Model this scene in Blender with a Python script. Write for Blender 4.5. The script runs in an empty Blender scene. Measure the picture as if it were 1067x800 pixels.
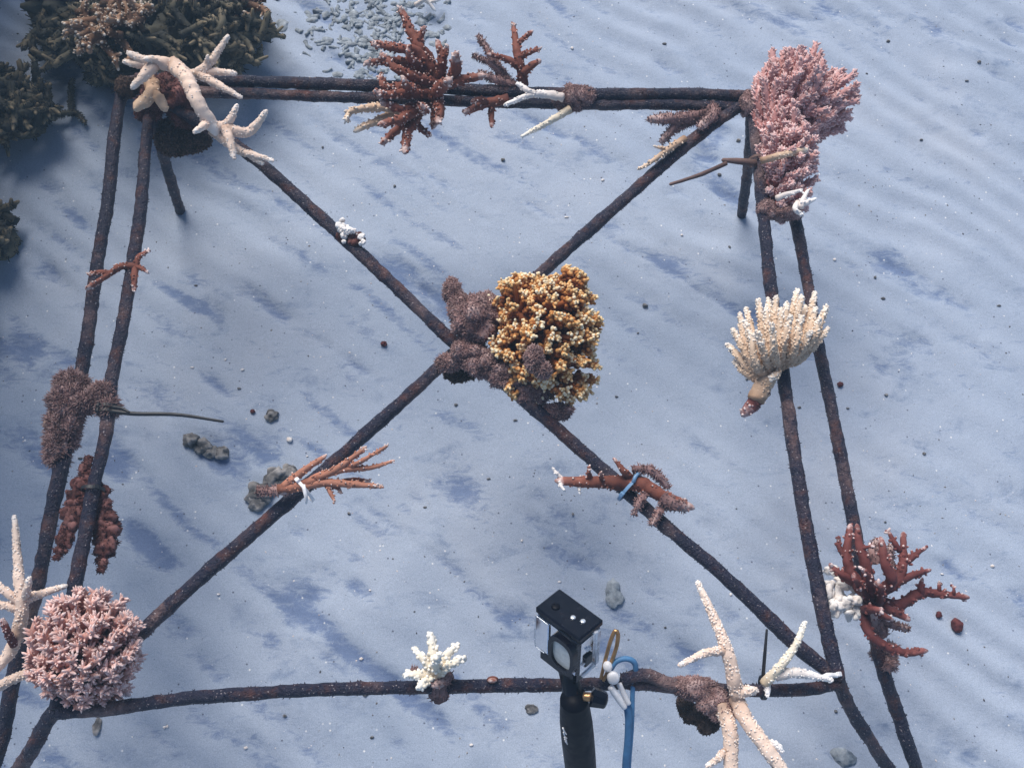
import bpy, math, random
import numpy as np
from mathutils import Vector, Matrix, noise as mnoise

R = math.radians
scene = bpy.context.scene
COL = scene.collection

# ------------------------------------------------------------------ camera
FPX = 1000.0                                   # focal length in photo pixels (1067 wide)
CAM = np.array([0.018, -0.602, 1.614])
PITCH, YAW, ROLL = 1.16, 0.122, 0.101
fwd = np.array([math.sin(YAW)*math.cos(PITCH), math.cos(YAW)*math.cos(PITCH), -math.sin(PITCH)])
rgt = np.cross(fwd, [0, 0, 1.0]); rgt /= np.linalg.norm(rgt)
upv = np.cross(rgt, fwd)
RGT = math.cos(ROLL)*rgt + math.sin(ROLL)*upv
UPV = -math.sin(ROLL)*rgt + math.cos(ROLL)*upv
FWD = fwd
cd = bpy.data.cameras.new('camera'); cam = bpy.data.objects.new('camera', cd); COL.objects.link(cam)
cd.sensor_width = 36.0; cd.sensor_fit = 'HORIZONTAL'; cd.lens = FPX/1067*36
cd.clip_start = 0.01; cd.clip_end = 400
cam.matrix_world = Matrix(((RGT[0], UPV[0], -FWD[0], CAM[0]), (RGT[1], UPV[1], -FWD[1], CAM[1]),
                           (RGT[2], UPV[2], -FWD[2], CAM[2]), (0, 0, 0, 1)))
scene.camera = cam

# ------------------------------------------------------------------ sky, sun, exposure
SUN_EL, SUN_AZ = R(50), R(-24)                 # azimuth from +Y towards +X
w = bpy.data.worlds.new('World'); scene.world = w; w.use_nodes = True
nt = w.node_tree; bg = nt.nodes['Background']
sky = nt.nodes.new('ShaderNodeTexSky'); sky.sky_type = 'NISHITA'; sky.sun_disc = False
sky.sun_elevation = SUN_EL; sky.sun_rotation = SUN_AZ
nt.links.new(sky.outputs[0], bg.inputs[0]); bg.inputs[1].default_value = 0.09
ld = bpy.data.lights.new('sun', 'SUN'); ld.energy = 3.4; ld.angle = R(36); ld.color = (1.0, 0.94, 0.87)
sun = bpy.data.objects.new('sun', ld); COL.objects.link(sun)
sd = Vector((math.sin(SUN_AZ)*math.cos(SUN_EL), math.cos(SUN_AZ)*math.cos(SUN_EL), math.sin(SUN_EL)))
sun.rotation_euler = sd.to_track_quat('Z', 'Y').to_euler(); sun.location = (0, 0, 6)
scene.view_settings.view_transform = 'Standard'; scene.view_settings.look = 'None'
scene.view_settings.exposure = 0.45; scene.view_settings.gamma = 1.0
scene.view_settings.use_curve_mapping = False
scene.render.engine = 'CYCLES'

# ------------------------------------------------------------------ helpers
def at(x, y, z):
    "world point on the horizontal plane z that shows at photo pixel x, y"
    d = FWD + RGT*(x-533.5)/FPX + UPV*(400-y)/FPX
    return CAM + d*((z-CAM[2])/d[2])
def pxm(p):
    "metres per photo pixel at world point p"
    return float((np.asarray(p)-CAM) @ FWD)/FPX

def _hash(ix, iy, iz, s):
    n = (ix*374761393 + iy*668265263 + iz*2147483647 + s*974634541) & 0xffffffff
    n = ((n ^ (n >> 13))*1274126177) & 0xffffffff
    n = (n ^ (n >> 16)) & 0xffffffff
    return n.astype(np.float64)/4294967295.0*2-1
def vnoise(P, s=0):
    "smooth value noise in -1..1 for an (n,3) array"
    P = np.asarray(P, float); I = np.floor(P).astype(np.int64); f = P-I; u = f*f*f*(f*(f*6-15)+10)
    r = 0
    for dx in (0, 1):
        for dy in (0, 1):
            for dz in (0, 1):
                h = _hash(I[:, 0]+dx, I[:, 1]+dy, I[:, 2]+dz, s)
                r = r + h*(u[:, 0] if dx else 1-u[:, 0])*(u[:, 1] if dy else 1-u[:, 1])*(u[:, 2] if dz else 1-u[:, 2])
    return r
def fbm(P, oct=3, s=0):
    P = np.asarray(P, float); r = 0; a = 1.0; t = 0
    for k in range(oct):
        r = r + a*vnoise(P*(2.03**k)+k*17.3, s+k); t += a; a *= .5
    return r/t

def catmull(pts, n):
    P = np.asarray(pts, float)
    if len(P) == 2:
        t = np.linspace(0, 1, n)[:, None]; return P[0]*(1-t)+P[1]*t
    Q = np.vstack([2*P[0]-P[1], P, 2*P[-1]-P[-2]])
    seg = np.linalg.norm(P[1:]-P[:-1], axis=1); cum = np.concatenate([[0], np.cumsum(seg)]); cum /= cum[-1]
    out = []
    for t in np.linspace(0, 1, n):
        k = min(int(np.searchsorted(cum, t, side='right')-1), len(P)-2); k = max(k, 0)
        u = (t-cum[k])/max(cum[k+1]-cum[k], 1e-9)
        a, b, c, d = Q[k], Q[k+1], Q[k+2], Q[k+3]
        out.append(.5*((2*b)+(-a+c)*u+(2*a-5*b+4*c-d)*u*u+(-a+3*b-3*c+d)*u**3))
    return np.array(out)

class MB:
    "collects shapes into one mesh; 'tip' is a per-vertex value used by the materials"
    def __init__(s): s.v = []; s.f = []; s.t = []; s.n = 0
    def add(s, V, F, T):
        s.v.append(np.asarray(V, float)); s.t.append(np.broadcast_to(np.asarray(T, float), (len(V),)))
        o = s.n; s.f.extend([tuple(i+o for i in q) for q in F]); s.n += len(V)
    def tube(s, pts, rad, sides=9, step=.006, amp=0.0, freq=70, tip=(0, 1), cap=True, tipr=1.0, flat=None, seed=0):
        pts = np.asarray(pts, float); L = float(np.linalg.norm(pts[1:]-pts[:-1], axis=1).sum())
        n = max(4, int(L/step)+1)
        C = catmull(pts, n); tt = np.linspace(0, 1, n)
        r = np.interp(tt, np.linspace(0, 1, len(rad)), rad)
        tv = np.interp(tt, np.linspace(0, 1, len(tip)), tip)
        T = np.gradient(C, axis=0); T /= np.linalg.norm(T, axis=1)[:, None]+1e-12
        if cap:                                 # rounded end
            e = C[-1]; d = T[-1]; re = r[-1]
            C = np.vstack([C, e+d*re*.5*tipr, e+d*re*.85*tipr]); T = np.vstack([T, d, d])
            r = np.concatenate([r, [re*.82, re*.45]]); tv = np.concatenate([tv, [tip[-1]]*2])
        N = np.cross(T[0], [0.31, 0.17, 0.93]); N /= np.linalg.norm(N)
        Vs = []; a = np.arange(sides)*2*math.pi/sides
        for k in range(len(C)):
            N = N-T[k]*(N@T[k]); N /= np.linalg.norm(N)+1e-12
            B = np.cross(T[k], N)
            c = np.cos(a)[:, None]*N+np.sin(a)[:, None]*B
            if flat is not None:                # squash along a direction
                fd = flat[0]; c = c-np.outer(c@fd, fd)*(1-flat[1])
            Vs.append((C[k], c, r[k]))
        base = np.repeat(np.array([x[0] for x in Vs]), sides, 0); dirs = np.vstack([x[1] for x in Vs]); rr = np.repeat(r, sides)
        if amp:
            P = base+dirs*rr[:, None]
            rr = rr*(1+amp*fbm(P*freq, 2, seed))
        V = base+dirs*rr[:, None]; m = len(C)
        F = [(k*sides+j, k*sides+(j+1) % sides, (k+1)*sides+(j+1) % sides, (k+1)*sides+j) for k in range(m-1) for j in range(sides)]
        V = np.vstack([V, C[0]-T[0]*r[0]*.3, C[-1]+T[-1]*r[-1]*(.35*tipr if cap else .1)])
        i0, i1 = m*sides, m*sides+1
        F += [((j+1) % sides, j, i0) for j in range(sides)]
        F += [((m-1)*sides+j, (m-1)*sides+(j+1) % sides, i1) for j in range(sides)]
        s.add(V, F, np.concatenate([np.repeat(tv, sides), [tv[0], tv[-1]]]))
        return C, T, r, tv
    def spike(s, p, d, r, h, t0, t1, sides=4, blunt=.45):
        d = Vector(d).normalized(); q = d.orthogonal().normalized(); b = d.cross(q); p = Vector(p)
        V = []
        for j in range(sides):
            a = 2*math.pi*j/sides; V.append(p+(q*math.cos(a)+b*math.sin(a))*r)
        for j in range(sides):
            a = 2*math.pi*(j+.5)/sides; V.append(p+d*h*(.75 if blunt < .75 else .68)+(q*math.cos(a)+b*math.sin(a))*r*blunt)
        V.append(p+d*h)
        F = [(j, (j+1) % sides, sides+j) for j in range(sides)]+[((j+1) % sides, sides+(j+1) % sides, sides+j) for j in range(sides)]
        F += [(sides+j, sides+(j+1) % sides, 2*sides) for j in range(sides)]
        s.add([tuple(v) for v in V], F, [t0]*sides+[t1*.8+t0*.2]*sides+[t1])
    def nubs(s, rng, path, n, r, h, lean=.7, t1=1.0, lo=.08, hi=1.0, tadd=.25, blunt=.8):
        C, T, rr, tv = path
        for _ in range(n):
            u = (lo+(hi-lo)*rng.random())*(len(C)-1); k = min(int(u), len(C)-2); f = u-k
            c = C[k]*(1-f)+C[k+1]*f; t = Vector(T[k]); ra = rr[k]*(1-f)+rr[k+1]*f; tb = tv[k]*(1-f)+tv[k+1]*f
            q = t.orthogonal().normalized(); b = t.cross(q); a = rng.random()*2*math.pi
            o = q*math.cos(a)+b*math.sin(a); g = .7+.6*rng.random()
            s.spike(Vector(c)+o*(ra-r*.35), o+t*lean, r*g, h*g, min(1, tb+.1), min(1, tb+tadd) if t1 is None else t1, 5, blunt)
    def blob(s, c, rad, amp=.2, freq=40, sub=3, t=(0, 1), seed=0, axes=None):
        V, F = ico(sub); c = np.asarray(c); rad = np.asarray(rad, float)*np.ones(3)
        W = V*rad if axes is None else (V*rad)@axes
        n = fbm((W+c)*freq, 4, seed)
        W = W*(1+amp*n)[:, None]
        s.add(W+c, F, t[0]+(t[1]-t[0])*np.clip(.5+n, 0, 1))
        return W+c
    def fuzz(s, rng, pts, cen, n, r, h, t0=.2, t1=.9, spread=.5):
        for _ in range(n):
            p = Vector(pts[rng.randrange(len(pts))]); d = (p-Vector(cen))
            d = d.normalized()+Vector((rng.gauss(0, spread), rng.gauss(0, spread), rng.gauss(0, spread)))
            g = .5+rng.random()
            s.spike(p-d*r, d, r, h*g, t0, t0+(t1-t0)*rng.random(), 3, .6)
    def box(s, c, ax, half, bev=.0, t=0.0):
        "box with chamfered edges along axes ax (3 unit rows)"
        c = np.asarray(c); ax = np.asarray(ax); h = np.asarray(half); V = []; ids = {}
        if bev <= 0:
            for i in (-1, 1):
                for j in (-1, 1):
                    for k in (-1, 1): V.append(c+ax[0]*i*h[0]+ax[1]*j*h[1]+ax[2]*k*h[2])
            F = [(0, 1, 3, 2), (4, 6, 7, 5), (0, 4, 5, 1), (2, 3, 7, 6), (0, 2, 6, 4), (1, 5, 7, 3)]
            s.add(V, F, t); return
        for i in (-1, 1):
            for j in (-1, 1):
                for k in (-1, 1):
                    for m in range(3):
                        e = h-bev; e = e.copy(); e[m] = h[m]
                        ids[(i, j, k, m)] = len(V); V.append(c+ax[0]*i*e[0]+ax[1]*j*e[1]+ax[2]*k*e[2])
        F = []
        for m in range(3):
            a, b = [(1, 2), (2, 0), (0, 1)][m]
            for sg in (-1, 1):
                q = []
                for (u, v) in ((-1, -1), (1, -1), (1, 1), (-1, 1)):
                    k3 = [0, 0, 0]; k3[m] = sg; k3[a] = u; k3[b] = v; q.append(ids[(*k3, m)])
                F.append(tuple(q if sg > 0 else q[::-1]))
            for u in (-1, 1):
                for v in (-1, 1):
                    k0 = [0, 0, 0]; k0[a] = u; k0[b] = v; k1 = list(k0); k0[m] = -1; k1[m] = 1
                    F.append((ids[(*k0, a)], ids[(*k1, a)], ids[(*k1, b)], ids[(*k0, b)]))
        for i in (-1, 1):
            for j in (-1, 1):
                for k in (-1, 1): F.append((ids[(i, j, k, 0)], ids[(i, j, k, 1)], ids[(i, j, k, 2)]))
        s.add(V, F, t)
    def build(s, name, mat, parent=None, smooth=True, origin=None):
        V = np.vstack(s.v)
        o = np.array(parent['_o']) if parent is not None else (np.asarray(origin) if origin is not None else np.array([V[:, 0].mean(), V[:, 1].mean(), V[:, 2].min()]))
        me = bpy.data.meshes.new(name); me.from_pydata((V-o).tolist(), [], s.f)
        at_ = me.attributes.new('tip', 'FLOAT', 'POINT'); at_.data.foreach_set('value', np.concatenate(s.t).astype(np.float32))
        if smooth: me.polygons.foreach_set('use_smooth', [True]*len(me.polygons))
        me.materials.append(mat); me.update()
        ob = bpy.data.objects.new(name, me); COL.objects.link(ob)
        if parent is None: ob.location = o; ob['_o'] = o.tolist()
        elif '_sub' in parent.keys() or parent.type == 'MESH':
            ob.parent = parent; ob['_o'] = o.tolist()
        else: ob.parent = parent; ob['_o'] = o.tolist()
        return ob
_ico = {}
def ico(sub):
    if sub in _ico: return _ico[sub]
    import bmesh
    bm = bmesh.new(); bmesh.ops.create_icosphere(bm, subdivisions=sub, radius=1.0)
    bm.verts.ensure_lookup_table()
    V = np.array([v.co[:] for v in bm.verts]); F = [tuple(x.index for x in f.verts) for f in bm.faces]; bm.free()
    _ico[sub] = (V, F); return V, F

def tag(o, label, cat, group=None):
    o['label'] = label; o['category'] = cat
    if group: o['group'] = group
    return o
def thing(name, label, cat, loc, group=None):
    o = bpy.data.objects.new(name, None); COL.objects.link(o); o.location = tuple(loc); o['_o'] = [float(x) for x in loc]
    o.empty_display_size = .02
    return tag(o, label, cat, group)

# ------------------------------------------------------------------ materials
def newmat(name):
    m = bpy.data.materials.new(name); m.use_nodes = True; t = m.node_tree
    return m, t, t.nodes['Principled BSDF']
def nd(t, kind, **kw):
    n = t.nodes.new(kind)
    for k, v in kw.items():
        if k in n.inputs: n.inputs[k].default_value = v
        else: setattr(n, k, v)
    return n
def ramp(t, src, stops, interp='LINEAR'):
    r = t.nodes.new('ShaderNodeValToRGB'); r.color_ramp.interpolation = interp
    e = r.color_ramp.elements
    while len(e) > 1: e.remove(e[-1])
    e[0].position = stops[0][0]; e[0].color = (*stops[0][1], 1)
    for p, c in stops[1:]:
        x = e.new(p); x.color = (*c, 1)
    t.links.new(src, r.inputs[0]); return r
def mix(t, fac, a, b, mode='MIX'):
    m = t.nodes.new('ShaderNodeMix'); m.data_type = 'RGBA'; m.blend_type = mode
    for s, v in ((m.inputs[0], fac), (m.inputs[6], a), (m.inputs[7], b)):
        if hasattr(v, 'links') or hasattr(v, 'is_linked'): t.links.new(v, s)
        elif isinstance(v, (int, float)): s.default_value = v
        else: s.default_value = (*v, 1)
    return m.outputs[2]
def tipmat(name, stops, var=.35, scale=120, bump=.25, bscale=500, rough=.75, patch=None, spec=.25):
    "coral / algae: colour follows the growth value 'tip', broken up by noise"
    m, t, b = newmat(name)
    a = nd(t, 'ShaderNodeAttribute', attribute_name='tip')
    tc = nd(t, 'ShaderNodeTexCoord')
    n1 = nd(t, 'ShaderNodeTexNoise', Scale=scale, Detail=4.0, Roughness=.6); t.links.new(tc.outputs['Object'], n1.inputs['Vector'])
    ad = nd(t, 'ShaderNodeMath', operation='MULTIPLY_ADD'); t.links.new(n1.outputs[0], ad.inputs[0]); ad.inputs[1].default_value = .3
    t.links.new(a.outputs['Fac'], ad.inputs[2])
    sb = nd(t, 'ShaderNodeMath', operation='SUBTRACT'); t.links.new(ad.outputs[0], sb.inputs[0]); sb.inputs[1].default_value = .15
    c = ramp(t, sb.outputs[0], stops).outputs[0]
    n2 = nd(t, 'ShaderNodeTexNoise', Scale=scale*.35, Detail=5.0, Roughness=.65); t.links.new(tc.outputs['Object'], n2.inputs['Vector'])
    g = ramp(t, n2.outputs[0], [(.3, (1-var,)*3), (.7, (1+var*.4,)*3)]).outputs[0]
    c = mix(t, 1.0, c, g, 'MULTIPLY')
    if patch:                                    # (colour, noise scale, threshold)
        n3 = nd(t, 'ShaderNodeTexNoise', Scale=patch[1], Detail=4.0); t.links.new(tc.outputs['Object'], n3.inputs['Vector'])
        k = ramp(t, n3.outputs[0], [(patch[2], (0,)*3), (patch[2]+.12, (1,)*3)]).outputs[0]
        c = mix(t, k, c, patch[0])
    t.links.new(c, b.inputs['Base Color'])
    b.inputs['Roughness'].default_value = rough; b.inputs['Specular IOR Level'].default_value = spec
    n4 = nd(t, 'ShaderNodeTexNoise', Scale=bscale, Detail=3.0); t.links.new(tc.outputs['Object'], n4.inputs['Vector'])
    bp = nd(t, 'ShaderNodeBump', Strength=bump, Distance=.002); t.links.new(n4.outputs[0], bp.inputs['Height']); t.links.new(bp.outputs[0], b.inputs['Normal'])
    return m
def plain(name, col, rough=.5, metal=0.0, spec=.5, trans=0.0, bump=0.0):
    m, t, b = newmat(name)
    tc = nd(t, 'ShaderNodeTexCoord'); n = nd(t, 'ShaderNodeTexNoise', Scale=90.0, Detail=5.0); t.links.new(tc.outputs['Object'], n.inputs['Vector'])
    c = ramp(t, n.outputs[0], [(.3, tuple(x*.75 for x in col)), (.7, tuple(min(1, x*1.15) for x in col))]).outputs[0]
    t.links.new(c, b.inputs['Base Color'])
    rr = ramp(t, n.outputs[0], [(.3, (max(0, rough-.08),)*3), (.7, (min(1, rough+.1),)*3)]).outputs[0]; t.links.new(rr, b.inputs['Roughness'])
    b.inputs['Metallic'].default_value = metal; b.inputs['Specular IOR Level'].default_value = spec
    b.inputs['Transmission Weight'].default_value = trans
    if bump:
        bp = nd(t, 'ShaderNodeBump', Strength=bump, Distance=.001); t.links.new(n.outputs[0], bp.inputs['Height']); t.links.new(bp.outputs[0], b.inputs['Normal'])
    return m

def sand_material():
    m, t, b = newmat('sand')  # sand and film tones carry the blue cast of light through water
    tc = nd(t, 'ShaderNodeTexCoord')
    def noise(scale, det, rough, mp=None, dist=0.0):
        n = nd(t, 'ShaderNodeTexNoise', Scale=scale, Detail=det, Roughness=rough, Distortion=dist)
        if mp is not None: t.links.new(mp, n.inputs['Vector'])
        else: t.links.new(tc.outputs['Object'], n.inputs['Vector'])
        return n.outputs[0]
    mp = nd(t, 'ShaderNodeMapping'); mp.inputs['Rotation'].default_value = (0, 0, R(38)); mp.inputs['Scale'].default_value = (1.0, 2.4, 1.0)
    t.links.new(tc.outputs['Object'], mp.inputs['Vector'])
    base = ramp(t, noise(2.2, 5, .6), [(.3, (.315, .375, .475)), (.55, (.36, .415, .51)), (.75, (.41, .45, .525))]).outputs[0]
    # thin dark film of detritus gathered in streaks and spots
    a = ramp(t, noise(6.5, 6, .68, mp.outputs[0], .5), [(.54, (0,)*3), (.68, (.8,)*3)]).outputs[0]
    br = ramp(t, noise(30, 4, .7), [(.38, (0,)*3), (.62, (1,)*3)]).outputs[0]
    area = ramp(t, noise(1.7, 3, .5), [(.36, (.25,)*3), (.60, (1,)*3)]).outputs[0]
    k = mix(t, 1.0, mix(t, 1.0, a, br, 'MULTIPLY'), area, 'MULTIPLY')
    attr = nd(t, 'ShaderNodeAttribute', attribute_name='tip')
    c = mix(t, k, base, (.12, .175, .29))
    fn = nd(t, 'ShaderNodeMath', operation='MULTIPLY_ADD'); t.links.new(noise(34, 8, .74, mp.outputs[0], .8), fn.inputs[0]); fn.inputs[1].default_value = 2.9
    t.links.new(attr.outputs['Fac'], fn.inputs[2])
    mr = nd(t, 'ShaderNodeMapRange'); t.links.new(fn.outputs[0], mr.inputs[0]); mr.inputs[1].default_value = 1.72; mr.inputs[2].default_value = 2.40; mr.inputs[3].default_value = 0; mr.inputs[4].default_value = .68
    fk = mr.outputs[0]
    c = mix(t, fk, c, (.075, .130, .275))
    # grains
    g = noise(620, 3, .6)
    c = mix(t, 1.0, c, ramp(t, g, [(.25, (.74,)*3), (.75, (1.2,)*3)]).outputs[0], 'MULTIPLY')
    v = nd(t, 'ShaderNodeTexVoronoi', Scale=95.0); t.links.new(tc.outputs['Object'], v.inputs['Vector'])
    vr = nd(t, 'ShaderNodeSeparateColor'); t.links.new(v.outputs['Color'], vr.inputs[0])
    dot = ramp(t, v.outputs['Distance'], [(.08, (1,)*3), (.20, (0,)*3)]).outputs[0]
    dk = mix(t, 1.0, dot, ramp(t, vr.outputs[0], [(.90, (0,)*3), (.92, (1,)*3)]).outputs[0], 'MULTIPLY')
    wk = mix(t, 1.0, dot, ramp(t, vr.outputs[1], [(.93, (0,)*3), (.95, (1,)*3)]).outputs[0], 'MULTIPLY')
    c = mix(t, dk, c, (.10, .11, .15)); c = mix(t, wk, c, (.75, .75, .74))
    t.links.new(c, b.inputs['Base Color']); b.inputs['Roughness'].default_value = .9; b.inputs['Specular IOR Level'].default_value = .1
    h1 = noise(140, 5, .7); h2 = noise(35, 4, .6)
    hm = nd(t, 'ShaderNodeMath', operation='MULTIPLY_ADD'); t.links.new(h2, hm.inputs[0]); hm.inputs[1].default_value = 2.0; t.links.new(h1, hm.inputs[2])
    bp = nd(t, 'ShaderNodeBump', Strength=.22, Distance=.003); t.links.new(hm.outputs[0], bp.inputs['Height']); t.links.new(bp.outputs[0], b.inputs['Normal'])
    return m

def bar_material():
    m, t, b = newmat('crusted_steel')
    tc = nd(t, 'ShaderNodeTexCoord')
    def noise(s, d, r):
        n = nd(t, 'ShaderNodeTexNoise', Scale=s, Detail=d, Roughness=r); t.links.new(tc.outputs['Object'], n.inputs['Vector']); return n.outputs[0]
    a = nd(t, 'ShaderNodeAttribute', attribute_name='tip')
    c = ramp(t, noise(28, 6, .7), [(.30, (.004, .006, .024)), (.50, (.008, .008, .028)), (.60, (.044, .016, .020)), (.75, (.14, .048, .038))]).outputs[0]
    pk = ramp(t, noise(16, 5, .7), [(.48, (0,)*3), (.66, (1,)*3)]).outputs[0]
    pk2 = mix(t, 1.0, pk, ramp(t, a.outputs['Fac'], [(0, (.12,)*3), (1, (1,)*3)]).outputs[0], 'MULTIPLY')
    c = mix(t, pk2, c, ramp(t, noise(160, 4, .6), [(.3, (.085, .050, .052)), (.7, (.24, .155, .145))]).outputs[0])
    sp = ramp(t, noise(330, 2, .5), [(.66, (0,)*3), (.71, (1,)*3)]).outputs[0]
    c = mix(t, sp, c, (.27, .24, .25))
    t.links.new(c, b.inputs['Base Color']); b.inputs['Roughness'].default_value = .5; b.inputs['Specular IOR Level'].default_value = .4
    hm = nd(t, 'ShaderNodeMath', operation='MULTIPLY_ADD'); t.links.new(noise(90, 4, .7), hm.inputs[0]); hm.inputs[1].default_value = 2.2; t.links.new(noise(420, 3, .6), hm.inputs[2])
    bp = nd(t, 'ShaderNodeBump', Strength=.9, Distance=.003); t.links.new(hm.outputs[0], bp.inputs['Height']); t.links.new(bp.outputs[0], b.inputs['Normal'])
    return m

M = {}
M['sand'] = sand_material()
M['bar'] = bar_material()
M['brown'] = tipmat('brown_coral', [(0, (.10, .030, .022)), (.55, (.22, .075, .050)), (.85, (.30, .12, .09)), (.97, (.80, .66, .62))], var=.4)
M['redbrown'] = tipmat('red_brown_coral', [(0, (.075, .020, .022)), (.55, (.16, .045, .040)), (.87, (.24, .085, .075)), (.98, (.78, .62, .60))], var=.4)
M['orange'] = tipmat('orange_coral', [(0, (.16, .055, .035)), (.3, (.40, .17, .11)), (.85, (.46, .22, .15)), (.97, (.88, .76, .72))], var=.35)
M['white'] = tipmat('pale_staghorn', [(0, (.50, .34, .25)), (.35, (.74, .55, .44)), (.8, (.84, .70, .60)), (1, (.92, .87, .83))], var=.28, scale=60)
M['bleach'] = tipmat('bleached_coral', [(0, (.66, .56, .50)), (.5, (.80, .74, .70)), (1, (.92, .90, .88))], var=.22, scale=80)
M['pink'] = tipmat('pink_coral', [(0, (.15, .045, .036)), (.42, (.42, .17, .155)), (.75, (.68, .40, .375)), (1, (.95, .85, .83))], var=.3)
M['pinkball'] = tipmat('dusty_pink_coral', [(0, (.13, .042, .030)), (.42, (.42, .185, .14)), (.76, (.66, .39, .34)), (1, (.93, .81, .79))], var=.3)
M['gold'] = tipmat('golden_coral', [(0, (.09, .030, .012)), (.35, (.28, .082, .020)), (.65, (.58, .26, .075)), (.87, (.85, .60, .30)), (1, (.94, .84, .62))], var=.25)
M['tan'] = tipmat('tan_coral', [(0, (.30, .18, .11)), (.4, (.58, .40, .275)), (.8, (.76, .59, .44)), (1, (.92, .84, .75))], var=.25)
M['cream'] = tipmat('cream_coral', [(0, (.55, .42, .28)), (.5, (.84, .75, .60)), (1, (.94, .91, .84))], var=.2)
M['turf'] = tipmat('mauve_turf_algae', [(0, (.10, .050, .050)), (.45, (.28, .165, .155)), (1, (.58, .43, .40))], var=.45, scale=160)
M['dturf'] = tipmat('dark_turf_algae', [(0, (.020, .014, .014)), (.5, (.075, .045, .034)), (1, (.19, .125, .090))], var=.5, scale=160)
M['rust'] = tipmat('rust_red_growth', [(0, (.030, .010, .010)), (.5, (.095, .032, .027)), (1, (.24, .11, .10))], var=.5)
M['reef'] = tipmat('algae_covered_reef', [(0, (.014, .020, .025)), (.5, (.075, .072, .052)), (1, (.26, .205, .13))], var=.5, scale=60)
M['reeflive'] = tipmat('reef_live_coral', [(0, (.045, .026, .016)), (.55, (.20, .105, .060)), (.9, (.40, .26, .17)), (1, (.75, .66, .56))], var=.35)
M['rubble'] = tipmat('silted_rubble', [(0, (.13, .165, .21)), (.45, (.27, .31, .35)), (1, (.38, .415, .45))], var=.6, scale=150, bump=.9, bscale=260)
M['stone'] = tipmat('grey_stone', [(0, (.05, .05, .055)), (.5, (.16, .155, .155)), (1, (.38, .36, .35))], var=.55, scale=140, bump=.9, bscale=260)
M['maroon'] = tipmat('maroon_chip', [(0, (.06, .014, .016)), (1, (.16, .042, .040))], var=.35)
M['black'] = plain('black_plastic', (.0015, .0015, .006), .2, spec=.3)
M['rubber'] = plain('black_foam_grip', (.0012, .0012, .0045), .5, spec=.10, bump=.3)
M['blacktie'] = plain('black_nylon', (.012, .012, .015), .5)
M['browntie'] = tipmat('overgrown_tie', [(0, (.08, .045, .04)), (1, (.22, .14, .12))])
M['whitetie'] = plain('white_nylon', (.78, .78, .80), .4)
M['bluetie'] = plain('pale_blue_nylon', (.16, .30, .48), .4)
M['strap'] = plain('blue_webbing', (.055, .17, .34), .6, bump=.5)
M['brass'] = plain('brass_clip', (.42, .25, .12), .35, .8)
M['clear'] = plain('clear_housing', (.42, .56, .78), .06, 0, .5, 1.0)
M['glass'] = plain('lens_port', (.55, .57, .55), .08, 0, .8)
M['silver'] = plain('silver_latch', (.62, .66, .72), .25, .6)

# ------------------------------------------------------------------ seabed
RIP = R(-38)                                    # ripple crest direction
rd = np.array([math.cos(RIP), math.sin(RIP)]); rn = np.array([-rd[1], rd[0]])
PATCH = [(480, 508, 30, 26, 1), (372, 381, 20, 8, .8), (228, 402, 26, 10, .9), (440, 300, 26, 8, .9), (312, 555, 14, 10, .6), (374, 612, 18, 12, .8), (215, 693, 26, 10, .7),
         (345, 688, 26, 9, .9), (322, 625, 12, 10, .6), (610, 410, 14, 8, .4), (600, 465, 18, 10, .5), (700, 70, 22, 8, .4), (560, 215, 20, 8, .6), (455, 185, 26, 9, .6), (350, 145, 18, 8, .5),
         (725, 300, 26, 8, .5), (740, 470, 26, 9, .5), (760, 575, 20, 8, .4), (620, 590, 14, 12, .7), (330, 790, 24, 9, .6), (415, 775, 12, 10, .5), (500, 620, 20, 10, .7), (1050, 45, 20, 8, .7),
         (1035, 78, 20, 8, .6), (960, 105, 12, 8, .4), (910, 50, 26, 10, .4), (990, 240, 24, 8, .4), (470, 590, 24, 9, .7), (165, 765, 12, 8, .6), (270, 775, 20, 8, .6), (290, 255, 22, 8, .4), (205, 300, 18, 8, .4), (255, 215, 26, 8, .4), (680, 620, 16, 8, .5), (930, 560, 26, 8, .4), (870, 790, 16, 8, .5), (560, 545, 24, 9, .5), (400, 540, 26, 10, .6)]
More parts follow.
